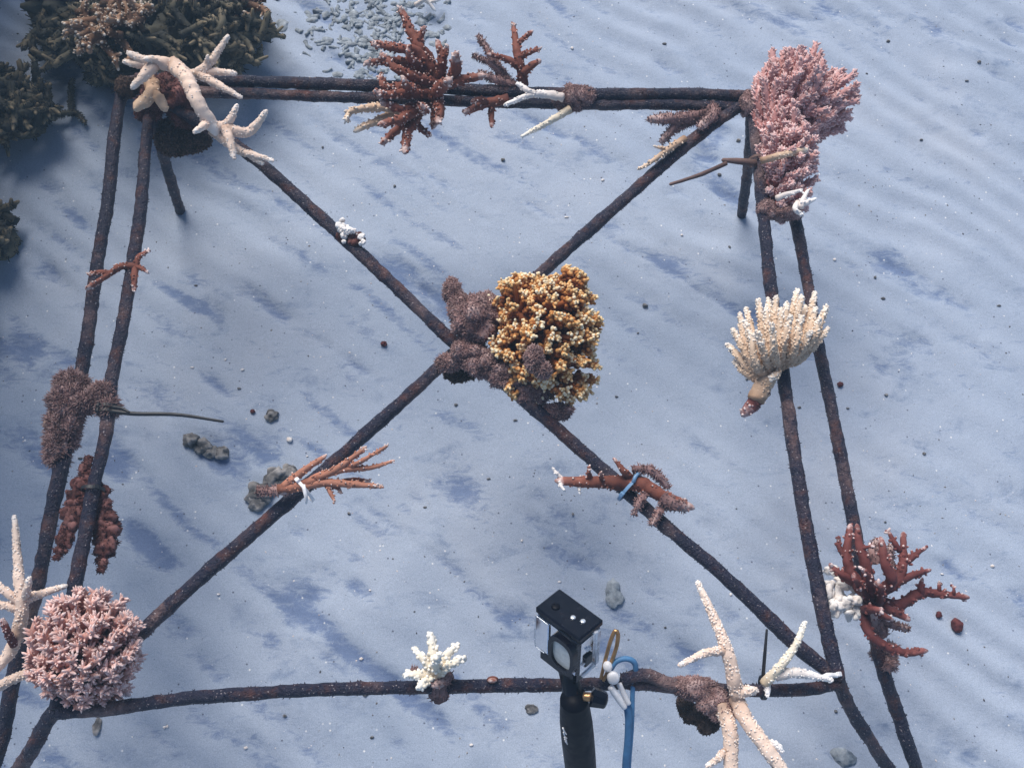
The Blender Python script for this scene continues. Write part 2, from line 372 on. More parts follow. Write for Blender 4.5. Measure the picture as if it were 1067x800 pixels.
def seabed_h(X, Y):
    P = np.stack([X, Y, np.zeros_like(X)], -1)
    u = X*rd[0]+Y*rd[1]; v = X*rn[0]+Y*rn[1]
    Q = np.stack([u*1.3, v*2.6, np.zeros_like(u)], -1)
    ph = v*2*math.pi/.068+4.2*fbm(Q, 2, 5)+2.8*fbm(P*5, 2, 6)
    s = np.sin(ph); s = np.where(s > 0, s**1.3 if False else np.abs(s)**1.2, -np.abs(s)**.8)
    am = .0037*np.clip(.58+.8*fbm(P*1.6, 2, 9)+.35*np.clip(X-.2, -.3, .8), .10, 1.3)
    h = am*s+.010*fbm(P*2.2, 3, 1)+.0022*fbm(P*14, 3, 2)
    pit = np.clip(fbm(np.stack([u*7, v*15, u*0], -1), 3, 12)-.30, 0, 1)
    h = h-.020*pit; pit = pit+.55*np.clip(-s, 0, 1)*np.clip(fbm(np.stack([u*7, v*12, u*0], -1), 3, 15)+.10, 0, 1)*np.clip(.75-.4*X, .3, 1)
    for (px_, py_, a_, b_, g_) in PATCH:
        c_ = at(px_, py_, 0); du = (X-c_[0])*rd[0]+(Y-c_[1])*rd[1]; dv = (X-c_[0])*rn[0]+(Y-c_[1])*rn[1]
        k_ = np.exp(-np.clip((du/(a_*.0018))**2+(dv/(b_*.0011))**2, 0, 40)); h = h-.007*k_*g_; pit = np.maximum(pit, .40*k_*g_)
    # falls away to deeper water on the upper left
    dd = np.clip((-X-1.02)+.45*(Y-.95)*(Y > .95)*0, 0, None)
    h = h-.55*np.clip(dd, 0, 3.0)**1.25*np.clip((Y-.15)/.6, 0.0, 1)
    far = np.clip((np.hypot(X, Y)-3)/10, 0, 1); h = h*(1-far)-1.2*far*0
    return h, pit
fine = np.arange(-1.45, 1.75, .0062)
gx = np.concatenate([-np.geomspace(60, 1.46, 40), fine, np.geomspace(1.76, 60, 40)])
finey = np.arange(-.95, 1.55, .0062)
gy = np.concatenate([-np.geomspace(60, .96, 40), finey, np.geomspace(1.56, 60, 40)])
XX, YY = np.meshgrid(gx, gy); H, PIT = seabed_h(XX.ravel(), YY.ravel())
nx, ny = len(gx), len(gy)
me = bpy.data.meshes.new('seabed')
idx = np.arange(nx*ny).reshape(ny, nx)
Fq = np.stack([idx[:-1, :-1], idx[:-1, 1:], idx[1:, 1:], idx[1:, :-1]], -1).reshape(-1, 4)
me.vertices.add(nx*ny); me.vertices.foreach_set('co', np.stack([XX.ravel(), YY.ravel(), H], -1).ravel())
me.loops.add(len(Fq)*4); me.loops.foreach_set('vertex_index', Fq.ravel().astype(np.int32))
me.polygons.add(len(Fq)); me.polygons.foreach_set('loop_start', np.arange(0, len(Fq)*4, 4, dtype=np.int32))
me.polygons.foreach_set('loop_total', np.full(len(Fq), 4, dtype=np.int32)); me.polygons.foreach_set('use_smooth', np.ones(len(Fq), bool))
me.update(); me.validate()
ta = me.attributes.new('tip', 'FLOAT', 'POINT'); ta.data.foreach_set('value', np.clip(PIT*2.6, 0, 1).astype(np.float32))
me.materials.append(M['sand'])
seabed = bpy.data.objects.new('seabed', me); COL.objects.link(seabed); seabed['kind'] = 'structure'
def ground(x, y): return float(seabed_h(np.array([x]), np.array([y]))[0][0])

# ------------------------------------------------------------------ steel frame
ZT = .32
frame = thing('steel_bar_frame', 'low square frame of crusted steel bars with crossed diagonals standing on the sand', 'frame', (0, 0, 0))
rng = random.Random(3)
def bar(pts, rpx=7.8, name='bar', crust=(), seed=0, fuzz=600):
    P = [at(*p) for p in pts]; P = np.array(P); r = rpx*pxm(P.mean(0))
    r = .85*min(max(r, .0085), .0118)
    mb = MB()
    L = np.linalg.norm(P[1:]-P[:-1], axis=1).sum(); n = max(4, int(L/.0045))
    C = catmull(P, n)
    rv = r*(1+.10*fbm(C*22, 2, seed+40))
    path = mb.tube(C, rv, 12, .0045, .15, 90, tip=[0], cap=True, tipr=.3, seed=seed)
    # crust value: high near joints and ends
    V = mb.v[0]; tv = np.clip(.12+1.1*fbm(V*7, 3, seed+7), 0, 1)
    for (cx, cy, cz, rad) in crust:
        c = at(cx, cy, cz); d = np.linalg.norm(V-c, axis=1); tv = np.maximum(tv, np.clip(1.5-d/rad, 0, 1))
    mb.t[0] = tv
    for _ in range(int(fuzz*L)):
        k = rng.randrange(len(V)); c = C[min(k//12, len(C)-1)]
        d = Vector(V[k])-Vector(c); d = d.normalized()+Vector((rng.gauss(0, .5), rng.gauss(0, .5), rng.gauss(0, .5)))
        mb.spike(V[k], d, .0008, .0008+.0022*rng.random()**2, float(tv[k]), min(1, float(tv[k])+.4), 3, .7)
    return mb.build(name, M['bar'], frame)
z = ZT
joints = [(157, 100, z, .10), (778, 108, z, .11), (868, 705, z, .07), (58, 738, z, .06), (478, 368, z, .10), (560, 425, z, .07)]
bar([(142, 82, z+.006), (232, 84, z+.006), (400, 90, z+.006), (600, 98, z+.006), (720, 98, z+.006), (782, 101, z)], 7.2, crust=joints[:2], seed=1)
bar([(160, 94, z-.002), (240, 97, z-.002), (400, 103, z-.002), (600, 109, z-.002), (700, 109, z-.002), (770, 112, z-.006)], 6.8, crust=[(300, 97, z, .20)]+joints[:2], seed=2)
bar([(160, 100, z), (153, 140, z), (147, 215, z), (142, 250, z), (129, 332, z), (117, 392, z), (110, 455, z), (98, 505, z), (89, 555, z), (79, 605, z), (68, 680, z), (58, 738, z)], 7.9, crust=joints[:1]+[(112, 425, z, .05)], seed=3)
bar([(147, 84, z-.004), (131, 90, z-.01), (121, 130, z-.02), (112, 214, z-.03), (107, 240, z-.03), (98, 299, z-.03), (91, 352, z-.03), (80, 415, z-.03), (65, 482, z-.03), (53, 538, z-.04), (41, 600, z-.05), (26, 660, z-.07), (14, 706, z-.09), (4, 760, z-.12), (-8, 800, z-.15), (-60, 960, -.05)], 8.6, crust=[(75, 430, z-.03, .09), (36, 620, z-.05, .05)], seed=4)
bar([(157, 98, z+.004), (255, 158, z+.004), (340, 232, z+.004), (400, 287, z+.004), (470, 354, z+.004), (530, 403, z+.004), (600, 464, z+.004), (690, 545, z+.004), (760, 605, z+.004), (830, 672, z), (870, 704, z-.008)], 8.2, crust=[(250, 150, z, .07), (355, 240, z, .06), (715, 560, z, .05)]+joints[2:3]+joints[4:], seed=5)
bar([(778, 106, z-.004), (740, 132, z-.008), (700, 164, z-.012), (630, 226, z-.014), (570, 279, z-.014), (476, 365, z-.014), (440, 399, z-.014), (388, 446, z-.014), (300, 523, z-.012), (220, 592, z-.01), (150, 656, z-.006), (60, 736, z)], 8.2, crust=joints[1:2]+joints[4:5]+[(740, 132, z, .06), (160, 645, z, .05)], seed=6)
bar([(60, 742, z+.004), (112, 738, z+.002), (197, 727, z), (281, 721, z), (360, 717, z), (430, 716, z), (520, 714, z), (600, 713, z), (660, 712, z), (706, 716, z)], 8.3, crust=[(450, 716, z, .06), (90, 740, z, .05), (700, 714, z, .05)], seed=7)
bar([(648, 708, z+.012), (672, 703, z+.014), (700, 713, z+.008), (740, 718, z+.004), (790, 719, z), (840, 718, z-.002), (872, 712, z-.004)], 8.0, crust=[(715, 716, z, .07)], seed=8)
bar([(783, 104, z), (787, 140, z), (792, 190, z), (797, 240, z), (802, 290, z), (812, 360, z), (821, 425, z), (832, 500, z), (845, 575, z), (860, 650, z), (873, 708, z)], 8.0, crust=joints[1:2]+[(792, 175, z, .09), (825, 440, z, .07)], seed=9)
bar([(800, 120, z-.03), (815, 180, z-.03), (829, 230, z-.03), (840, 288, z-.03), (853, 361, z-.03), (866, 423, z-.03), (879, 490, z-.035), (890, 550, z-.04), (903, 620, z-.055), (918, 690, z-.075), (935, 742, z-.11), (955, 800, z-.15), (1015, 960, -.05)], 7.6, crust=[], seed=10)
leg = lambda pts, r, s: bar(pts, r, 'leg', seed=s)
leg([(160, 118, z-.01), (171, 165, .18), (186, 214, .02), (190, 226, -.04)], 6.4, 11)
leg([(783, 118, z-.01), (781, 160, .20), (773, 222, .01), (769, 238, -.04)], 6.4, 12)
leg([(872, 706, z-.004), (888, 742, z-.05), (905, 768, z-.085), (927, 802, z-.14), (1000, 905, -.05)], 8.0, 13)
leg([(60, 736, z-.002), (45, 758, z-.03), (26, 792, z-.08), (-50, 900, -.05)], 9.0, 14)

# ------------------------------------------------------------------ corals
def P3(org, sc, z0, pts):
    "points given in an enlarged crop of the photograph: (x, y, height above z0)"
    return [at(org[0]+p[0]/sc, org[1]+p[1]/sc, z0+(p[2] if len(p) > 2 else 0)) for p in pts]
def branched(name, label, mat, org, sc, z0, brs, group=None, cat='coral', nub=(.0016, .0042), dens=520, sides=10, amp=.26, tips=(.05, .30, .42, .48, .52, .60), tipend=.90, seed=1, lean=.6, t1=.98, base=None):
    rg = random.Random(seed)
    b0 = P3(org, sc, z0, [base if base else brs[0][0][0]])[0]
    th = thing(name, label, cat, b0, group)
    for i, br in enumerate(brs):
        pts, r0, r1 = br[:3]; m = br[3] if len(br) > 3 else mat; kind = br[4] if len(br) > 4 else 'branch'
        P = P3(org, sc, z0, pts); k = pxm(P[0])/sc
        mb = MB(); L = sum(np.linalg.norm(P[j+1]-P[j]) for j in range(len(P)-1))
        fz = m in ('turf', 'reef', 'dturf'); dens_ = dens*(.5 if (m == 'white' and r0 == 29) else 1); sides = 14 if r0*k > .0065 else 10
        path = mb.tube(P, [r0*k, (r0*.6+r1*.4)*k, r1*k], sides, .003, .4 if fz else amp, 130, tip=list(tips[:-1])+[tips[-1], tipend], tipr=1.9, seed=seed+i)
        if fz:
            V = mb.v[0]; n_ = len(V)
            for _ in range(int(L*5200)):
                j = rg.randrange(n_-2); c_ = path[0][min(j//sides, len(path[0])-1)]; d_ = Vector(V[j])-Vector(c_); d_ = d_.normalized()+Vector((rg.gauss(0, .5), rg.gauss(0, .5), rg.gauss(0, .5)))
                mb.spike(V[j], d_, .0009, .0022+.004*rg.random(), .2, .3+.6*rg.random(), 3, .6)
        elif dens: mb.nubs(rg, path, int(L*dens_*.6), nub[0], nub[1], lean, t1); mb.nubs(rg, path, int(L*dens_*.6), nub[0]*1.2, nub[1]*.8, lean, .62 if t1 else None)
        mb.build(kind, M[m], th)
    return th

T2 = ((320, 0), 3.557)
branched('branching_coral', 'large rusty brown branching coral tied on the double bar, pale dots along its branches', 'brown', *T2, ZT+.012, [
    ([(470, 335, 0), (455, 230, .03), (405, 160, .05), (352, 45, .06)], 24, 13),
    ([(408, 165, .05), (425, 125, .06), (430, 112, .065)], 15, 10),
    ([(478, 290, .02), (410, 195, .05), (340, 180, .06), (258, 165, .055)], 22, 13),
    ([(470, 300, .02), (380, 240, .03), (300, 228, .03), (232, 232, .03)], 21, 12),
    ([(475, 315, .03), (390, 285, .06), (330, 255, .075), (285, 212, .08)], 20, 12),
    ([(450, 350, .03), (360, 345, .06), (300, 352, .07), (265, 345, .075)], 20, 12),
    ([(450, 330, .01), (360, 320, .02), (290, 325, .02), (275, 290, .02)], 18, 11),
    ([(445, 385, .02), (360, 405, .045), (290, 385, .06)], 19, 11),
    ([(435, 395, .02), (350, 440, .05), (280, 460, .06)], 20, 12),
    ([(340, 405, .0), (260, 398, .0), (165, 412, .0), (148, 440, .0)], 17, 9, 'tan'),
    ([(340, 415, -.02), (255, 450, -.02), (185, 483, -.02)], 17, 9, 'tan'),
    ([(430, 405, .0), (350, 465, .01), (288, 522, .01)], 19, 12),
    ([(410, 420, .01), (372, 490, .03), (364, 552, .035)], 21, 14),
    ([(395, 450, .0), (430, 485, -.01), (448, 497, -.01)], 14, 10),
    ([(470, 350, .03), (492, 400, .05), (486, 445, .06)], 22, 13),
    ([(480, 350, .0), (470, 420, -.02), (470, 460, -.02)], 18, 12),
    ([(495, 300, .02), (500, 225, .05), (488, 168, .06)], 20, 12),
    ([(500, 215, .05), (515, 200, .06), (519, 180, .065)], 12, 8),
    ([(520, 310, .02), (550, 265, .05), (550, 222, .07)], 24, 17),
    ([(500, 320, .02), (570, 298, .04), (640, 284, .05)], 22, 13),
    ([(470, 360, .04), (500, 320, .08), (520, 305, .10)], 24, 17),
    ([(390, 330, .04), (370, 320, .09), (360, 300, .10)], 16, 11),
    ([(420, 395, .04), (440, 410, .09), (432, 400, .10)], 15, 10),
    ([(420, 250, .04), (380, 215, .08), (375, 190, .09)], 15, 10)], seed=21, base=(470, 340, 0), dens=620, nub=(.0019, .0046), amp=.28)
branched('branching_coral', 'small brown branching coral rising from the double bar beside the white fragment', 'brown', *T2, ZT+.01, [
    ([(802, 320, 0), (795, 255, .02), (780, 200, .03), (765, 98, .03)], 20, 9),
    ([(785, 215, .03), (825, 195, .04), (857, 184, .04)], 12, 7),
    ([(772, 168, .03), (800, 145, .03), (830, 120, .03)], 12, 7),
    ([(800, 275, .02), (830, 245, .03), (852, 232, .03)], 16, 11),
    ([(795, 255, .02), (740, 220, .03), (680, 204, .035)], 16, 8),
    ([(750, 310, .0), (700, 235, .01), (640, 140, .01)], 15, 8, 'turf'),
    ([(740, 300, .0), (680, 235, .02), (624, 210, .02)], 14, 7, 'turf'),
    ([(770, 320, .0), (700, 295, .01), (650, 275, .01)], 18, 10, 'turf'),
    ([(745, 370, .0), (670, 382, .0), (598, 412, .0)], 20, 12),
    ([(690, 375, .0), (683, 420, -.01), (684, 462, -.01)], 14, 9),
    ([(670, 380, .0), (640, 370, .02), (622, 372, .02)], 13, 9)], seed=22, dens=420)
branched('coral_fragment', 'two-armed bleached white coral fragment tied to the double bar', 'bleach', *T2, ZT+.012, [
    ([(950, 362, .01), (900, 352, .012), (830, 352, .014), (740, 387, .012)], 17, 7),
    ([(845, 350, .014), (815, 335, .018), (788, 316, .02)], 14, 9),
    ([(975, 405, -.005), (890, 455, -.01), (803, 503, -.015)], 15, 6, 'cream')], seed=23, dens=700, nub=(.0013, .0022))

T3 = ((640, 20), 3.557)
branched('coral_fragment', 'stubby grey-brown algae covered fragment under the diagonal near the pink bush', 'turf', *T3, ZT-.01, [
    ([(345, 350, .0), (260, 368, .0), (150, 372, .0)], 24, 16),
    ([(300, 372, -.01), (235, 395, -.01), (188, 442, -.02)], 20, 14),
    ([(350, 320, .0), (370, 350, .02), (330, 390, .02)], 22, 15)], seed=24, dens=300)
branched('coral_fragment', 'thin sandy tan sliver of coral lying along the diagonal bar', 'tan', *T3, ZT+.004, [
    ([(262, 440, .0), (190, 490, .004), (130, 535, .0), (95, 553, -.006)], 13, 6),
    ([(200, 480, .0), (170, 478, .01), (150, 472, .01)], 8, 4)], seed=25, dens=350)

T1 = ((0, 0), 3.557)
branched('staghorn_coral', 'long pale staghorn coral arching over the shaggy brown corner clump', 'white', *T1, ZT+.078, [
    ([(640, 238, 0), (690, 290, .02), (735, 385, .02), (785, 465, -.005)], 29, 24, 'white'),
    ([(770, 455, .0), (750, 470, .01), (730, 484, .01)], 18, 10),
    ([(775, 465, -.005), (830, 468, -.01), (856, 440, .0), (874, 400, .01)], 21, 9),
    ([(840, 478, -.01), (910, 492, -.015), (945, 470, -.01), (980, 422, .0)], 22, 10),
    ([(838, 475, -.01), (852, 520, -.01), (866, 578, -.015)], 19, 10),
    ([(785, 480, -.015), (880, 555, -.03), (940, 575, -.03), (1003, 594, -.03)], 20, 8),
    ([(920, 565, -.03), (945, 590, -.035), (966, 602, -.035)], 14, 8),
    ([(650, 245, .0), (590, 232, .01), (540, 225, .015), (490, 203, .02)], 26, 12),
    ([(560, 240, .01), (510, 240, .01), (470, 232, .01)], 18, 9),
    ([(570, 240, .01), (540, 275, .01), (500, 315, .005)], 24, 12),
    ([(600, 235, .01), (570, 222, .02), (545, 220, .025)], 15, 9)], seed=26, nub=(.0013, .0016), dens=1700)
branched('staghorn_coral', 'forked pale staghorn sprig pointing away from the shaggy corner clump', 'white', *T1, ZT+.055, [
    ([(690, 280, -.02), (735, 270, .0), (785, 225, .01), (840, 143, .02)], 20, 9),
    ([(762, 245, .005), (766, 228, .015), (768, 215, .02)], 11, 6),
    ([(745, 268, .0), (800, 266, .0), (862, 272, .0)], 16, 10),
    ([(730, 272, .0), (800, 310, .0), (886, 358, -.005)], 18, 8)], seed=27, nub=(.0013, .0016), dens=1700)

T6 = ((0, 575), 3.557)
branched('staghorn_coral', 'tall pale staghorn coral with spread arms beside the pink ball coral', 'white', *T6, ZT-.02, [
    ([(65, 310, 0), (82, 210, .02), (70, 90, .03), (54, -122, .03)], 25, 9),
    ([(85, 175, .02), (150, 155, .03), (233, 128, .03)], 18, 10),
    ([(75, 190, .02), (20, 145, .03), (-60, 80, .03)], 17, 10),
    ([(80, 215, .015), (20, 198, .02), (-60, 190, .02)], 18, 11),
    ([(90, 180, .02), (100, 140, .045), (106, 108, .055)], 15, 11),
    ([(70, 300, .0), (30, 380, -.01), (-30, 440, -.01)], 25, 20),
    ([(50, 340, .0), (30, 300, .03), (15, 265, .04)], 16, 11, 'redbrown')], seed=28, nub=(.0013, .0016), dens=1700)
branched('staghorn_coral', 'single pale staghorn arm poking out under the pink ball coral', 'white', *T6, ZT-.03, [
    ([(125, 440, .0), (60, 465, .0), (-10, 500, .0), (-60, 520, .0)], 17, 21)], seed=29, nub=(.0013, .0016), dens=1700)

T19 = ((660, 590), 3.81)
branched('staghorn_coral', 'largest pale staghorn coral, long upright arm with beaded skin across the end bar', 'white', *T19, ZT+.02, [
    ([(415, 540, .0), (400, 450, .02), (370, 330, .035), (318, 200, .04), (260, 75, .04)], 31, 11),
    ([(360, 335, .035), (285, 343, .045), (192, 388, .045)], 19, 9),
    ([(405, 520, .0), (450, 610, .01), (520, 710, .015), (605, 830, .015)], 30, 24),
    ([(345, 550, -.005), (382, 640, .0), (387, 740, .0), (386, 850, .0)], 30, 24),
    ([(360, 735, .0), (335, 765, .01), (300, 787, .015)], 15, 9),
    ([(535, 700, .015), (565, 705, .02), (582, 722, .02)], 15, 10, 'bleach'),
    ([(405, 505, .01), (440, 495, .015), (466, 492, .015)], 27, 18)], seed=30, nub=(.0013, .0018), dens=2800)
branched('staghorn_coral', 'short white staghorn piece with two horns beside the corner of the frame', 'bleach', *T19, ZT+.018, [
    ([(520, 465, .0), (575, 405, .02), (640, 320, .03), (677, 232, .035)], 21, 10, 'cream'),
    ([(565, 430, .01), (650, 422, .015), (775, 448, .01)], 24, 10),
    ([(525, 455, .0), (532, 480, .0), (532, 500, .0)], 18, 10)], seed=31, nub=(.0013, .0016), dens=1700)

T16 = ((240, 430), 5.335)
branched('coral_branch', 'orange-brown coral branch with white tips strapped to the diagonal bar', 'orange', *T16, ZT+.018, [
    ([(150, 432, -.006), (220, 436, -.004), (300, 432, .0)], 22, 24, 'turf'),
    ([(270, 425, .0), (400, 405, .006), (540, 388, .008), (690, 398, .008), (828, 408, .006)], 30, 13),
    ([(400, 402, .006), (520, 345, .012), (640, 312, .016), (780, 305, .018), (902, 268, .02)], 27, 8),
    ([(470, 365, .01), (590, 312, .018), (680, 248, .025), (742, 200, .03)], 22, 12),
    ([(650, 305, .016), (740, 262, .028), (866, 188, .03)], 15, 8),
    ([(285, 425, .0), (370, 350, .012), (450, 292, .015), (516, 248, .015)], 27, 13),
    ([(535, 405, .006), (556, 445, .006), (576, 484, .006)], 14, 9),
    ([(560, 400, .0), (600, 420, .0), (608, 432, .0)], 15, 12),
    ([(620, 385, .0), (690, 372, -.002), (760, 378, -.002)], 17, 10, 'brown')], seed=32, nub=(.0013, .0032), dens=420, amp=.24)
T17 = ((560, 440), 5.335)
branched('coral_branch', 'rusty half-dead coral branch strapped with a blue tie to the diagonal bar', 'brown', *T17, ZT+.018, [
    ([(480, 335, .0), (360, 332, .004), (250, 330, .004), (135, 325, .0)], 42, 22),
    ([(470, 335, .0), (580, 345, .006), (690, 405, .006), (830, 462, .0)], 46, 26),
    ([(520, 310, .006), (480, 270, .02), (434, 212, .025)], 24, 11),
    ([(300, 318, .004), (285, 285, .02), (286, 258, .025)], 16, 10),
    ([(360, 315, .004), (352, 300, .022), (352, 284, .03)], 14, 10),
    ([(530, 268, .01), (600, 258, .014), (660, 285, .01), (710, 340, .0)], 24, 20, 'turf'),
    ([(600, 395, .006), (570, 440, .006), (545, 492, .002)], 24, 13, 'turf'),
    ([(700, 455, .0), (680, 500, .004), (645, 552, .004)], 24, 14, 'turf'),
    ([(690, 420, .012), (740, 450, .012), (800, 470, .004)], 34, 28, 'turf'),
    ([(135, 310, .0), (110, 285, .004), (90, 262, .004)], 11, 7, 'bleach'),
    ([(125, 325, .0), (130, 350, .004), (145, 372, .004)], 11, 8, 'bleach'),
    ([(225, 355, .0), (232, 372, .0), (234, 388, .0)], 10, 7, 'bleach')], seed=33, nub=(.0015, .0030), dens=420, amp=.22)
T4 = ((0, 220), 3.557)
branched('coral_fragment', 'small pinkish brown coral sprig bridging the two side bars', 'brown', *T4, ZT+.002, [
    ([(510, 205, .006), (450, 206, .008), (395, 240, .002), (330, 282, -.006)], 13, 9),
    ([(410, 228, .004), (370, 226, .004), (335, 232, .002)], 10, 7),
    ([(505, 205, .006), (515, 170, .01), (545, 150, .01)], 12, 7),
    ([(500, 210, .006), (498, 250, .008), (497, 288, .006)], 13, 8),
    ([(505, 205, .008), (525, 212, .01), (541, 224, .008)], 9, 6)], seed=34, nub=(.0013, .0028), dens=600, tips=(.4, .5, .6))

T18 = ((400, 590), 3.557)
branched('coral_tuft', 'small cream knobbly coral tuft on a brown stub on the end bar', 'cream', *T18, ZT+.02, [
    ([(205, 480, -.03), (205, 440, -.012), (200, 400, .0)], 34, 24, 'turf', 'base'),
    ([(240, 400, -.012), (225, 420, -.006), (205, 430, .0)], 24, 20, 'turf', 'base'),
    ([(100, 385, -.014), (140, 400, -.01), (180, 415, -.004)], 14, 18, 'turf', 'base'),
    ([(195, 410, .0), (185, 340, .015), (175, 268, .02)], 21, 14),
    ([(190, 395, .005), (150, 350, .015), (122, 315, .015)], 17, 11),
    ([(200, 390, .005), (225, 335, .02), (262, 300, .02)], 18, 12),
    ([(200, 400, .005), (240, 365, .02), (288, 346, .02)], 18, 11),
    ([(185, 405, .0), (130, 400, .01), (88, 400, .008)], 16, 10),
    ([(180, 410, .0), (155, 425, .01), (138, 440, .012)], 18, 13),
    ([(195, 380, .01), (190, 350, .04), (200, 335, .05)], 18, 12)], seed=35, nub=(.0022, .0040), dens=900, amp=.2)

T8 = ((700, 240), 3.557)
fing = [([(340, 590, .0), (312, 630, -.004), (290, 655, -.01)], 28, 25, 'redbrown', 'base'),
        ([(310, 630, .0), (340, 570, .006), (370, 520, .004)], 32, 34, 'tan')]
ends = [(212, 430, 0), (245, 492, -.01), (225, 375, .02), (243, 318, .01), (270, 345, .045), (310, 268, .02), (297, 392, .06), (322, 385, .075), (345, 300, .045),
        (380, 258, .035), (376, 358, .085), (405, 300, .06), (425, 280, .045), (443, 330, .07), (460, 232, .03), (480, 255, .04), (486, 330, .07), (531, 243, .02), (540, 300, .045), (582, 290, .03),
        (592, 372, .02), (560, 335, .05), (545, 432, .01), (525, 385, .05), (500, 440, .02), (395, 545, .03), (268, 300, .0), (350, 265, .0), (500, 290, .02), (570, 320, .0)]
for i, e in enumerate(ends):
    e = (200+(e[0]-212)*.93+(560-e[1])*.10, e[1], e[2])
    bx = 330+(e[0]-212)/380*120; by = 560-(e[0]-212)/380*90
    jr = random.Random(900+i); mx = bx*.5+e[0]*.5-(e[0]-390)*.02+jr.uniform(-14, 14); my = by*.5+e[1]*.5+10+jr.uniform(-12, 12)
    fing.append(([(bx, by, 0), (mx+(e[0]-390)*.07, my, e[2]*.65+.004), e], 20, 9))
branched('fan_coral', 'pale tan coral with a fan of bumpy fingers on the side bar', 'tan', *T8, ZT+.012, fing, seed=36, nub=(.0017, .0030), dens=1300, tips=(.1, .35, .5, .6), base=(340, 580, 0), tipend=.88, t1=None)

TR = ((830, 530), 5.335)
red = branched('branching_coral', 'dark red-brown branching coral with bleached foot on the outer side bar', 'redbrown', *TR, ZT-.035, [
    ([(420, 520, .0), (340, 420, .02), (280, 280, .03), (296, 112, .03)], 38, 18),
    ([(310, 400, .02), (250, 365, .035), (196, 322, .035)], 28, 12),
    ([(270, 270, .03), (240, 220, .03), (236, 170, .03)], 18, 11),
    ([(420, 480, .02), (380, 300, .04), (350, 200, .045), (338, 112, .05)], 36, 17),
    ([(355, 225, .045), (385, 215, .05), (408, 208, .05)], 14, 8),
    ([(440, 490, .02), (525, 400, .06), (492, 300, .075), (472, 188, .075)], 34, 19),
    ([(450, 470, .02), (560, 400, .03), (592, 290, .03), (594, 155, .03)], 34, 17),
    ([(575, 235, .03), (545, 190, .035), (517, 138, .035)], 19, 11),
    ([(590, 315, .03), (650, 262, .03), (706, 224, .03)], 20, 12),
    ([(545, 410, .03), (640, 372, .03), (732, 342, .025)], 26, 12),
    ([(430, 510, .0), (560, 535, .0), (690, 465, .0), (790, 472, .0), (938, 490, -.005)], 38, 15),
    ([(695, 470, .0), (690, 435, .01), (696, 402, .012)], 20, 12),
    ([(790, 465, .0), (795, 440, .006), (792, 422, .006)], 14, 9),
    ([(870, 478, .0), (875, 455, .006), (872, 436, .006)], 12, 7),
    ([(440, 540, .01), (540, 570, .02), (606, 606, .02)], 32, 16),
    ([(430, 560, .0), (520, 640, -.01), (598, 660, -.015)], 30, 14, 'turf'),
    ([(380, 570, .02), (400, 680, .03), (490, 760, .03), (600, 800, .02), (700, 790, .02)], 28, 17),
    ([(400, 500, .03), (330, 400, .075), (320, 380, .08)], 24, 13),
    ([(430, 500, .03), (400, 380, .08), (375, 345, .09)], 24, 13),
    ([(460, 520, .03), (470, 440, .08), (455, 420, .085)], 24, 13),
    ([(420, 550, .03), (480, 590, .06), (520, 610, .06)], 24, 13),
    ([(380, 560, .03), (440, 560, .07), (460, 560, .075)], 26, 14),
    ([(440, 300, .0), (430, 240, .005), (440, 195, .005)], 36, 22, 'turf'),
    ([(520, 330, .0), (515, 270, .0), (520, 225, .0)], 30, 18, 'turf'),
    ([(470, 700, -.03), (450, 640, -.02), (430, 580, .0)], 44, 38, 'turf', 'base')], seed=37, nub=(.0020, .0048), dens=260, amp=.28, base=(400, 540, 0))
rg = random.Random(5)
mb = MB()
for k in range(44):
    mb.blob(P3(*TR, ZT-.03, [(rg.uniform(175, 340), rg.uniform(330, 590), rg.uniform(-.02, .012))])[0], [rg.uniform(.004, .009) for _ in range(3)], .8, 160, 3, (.2, 1), k)
b0 = mb.build('bleached_foot', M['bleach'], red); b0['label'] = 'lumpy bleached white foot of the coral'
mb = MB(); rg = random.Random(6)
for k in range(5):
    V = mb.blob(at(921+rg.uniform(-9, 9), 676+k*4, ZT-.075+rg.uniform(-.005, .01)), [.012, .011, .010], .35, 90, 3, (0, 1), k)
    mb.fuzz(rg, V, V.mean(0), 160, .0008, .005)
tag(mb.build('algae_clump', M['turf']), 'grey-brown fuzzy lump on the outer bar below the red-brown coral', 'algae')

# ---- bushy colonies
def bush(name, label, mat, groups, seed, tipstops=(0, .22, .42, .5)):
    rg = random.Random(seed); th = None
    for g in groups:
        cx, cy, cz = g['c']; rx, ry, rz = g['r']; cen = at(cx, cy, cz); k = pxm(cen)
        if th is None: th = thing(name, label, 'coral', g.get('base0', cen))
        n = g['n']; gold = math.pi*(3-math.sqrt(5))
        for i in range(n):
            w_ = 1-(i+.5)/n*(1-g.get('wmin', -.35)); rr = math.sqrt(max(0, 1-w_*w_)); a = gold*i+rg.uniform(-.15, .15)
            jit = rg.uniform(.78, 1.07)
            bx_ = (abs(math.cos(a))**4+abs(math.sin(a))**4)**-.25 if g.get('boxy') else 1.0
            e = cen+(RGT*rx*rr*bx_*math.cos(a)+UPV*ry*rr*bx_*math.sin(a)-FWD*rz*w_)*k*jit
            if g.get('keep') and not g['keep'](rr*math.cos(a), rr*math.sin(a)): continue
            root = g['root'](rg, rr*math.cos(a), rr*math.sin(a))
            s = root+(e-root)*g.get('start', .25)
            dirv = e-s; L = np.linalg.norm(dirv)
            midp = s+dirv*.55+np.array([rg.gauss(0, 1) for _ in range(3)])*L*.06
            mb = MB(); r0, r1 = g['rad']
            path = mb.tube([s, midp, e], [r0*k*.8, r0*k, r1*k], g.get('sides', 7), .005, .16, 80, tip=list(tipstops)+[tipstops[-1]+.15], tipr=1.3, seed=seed+i)
            g['deco'](mb, rg, path, e, dirv/L, k)
            mb.build('branch', M[mat], th)
    return th
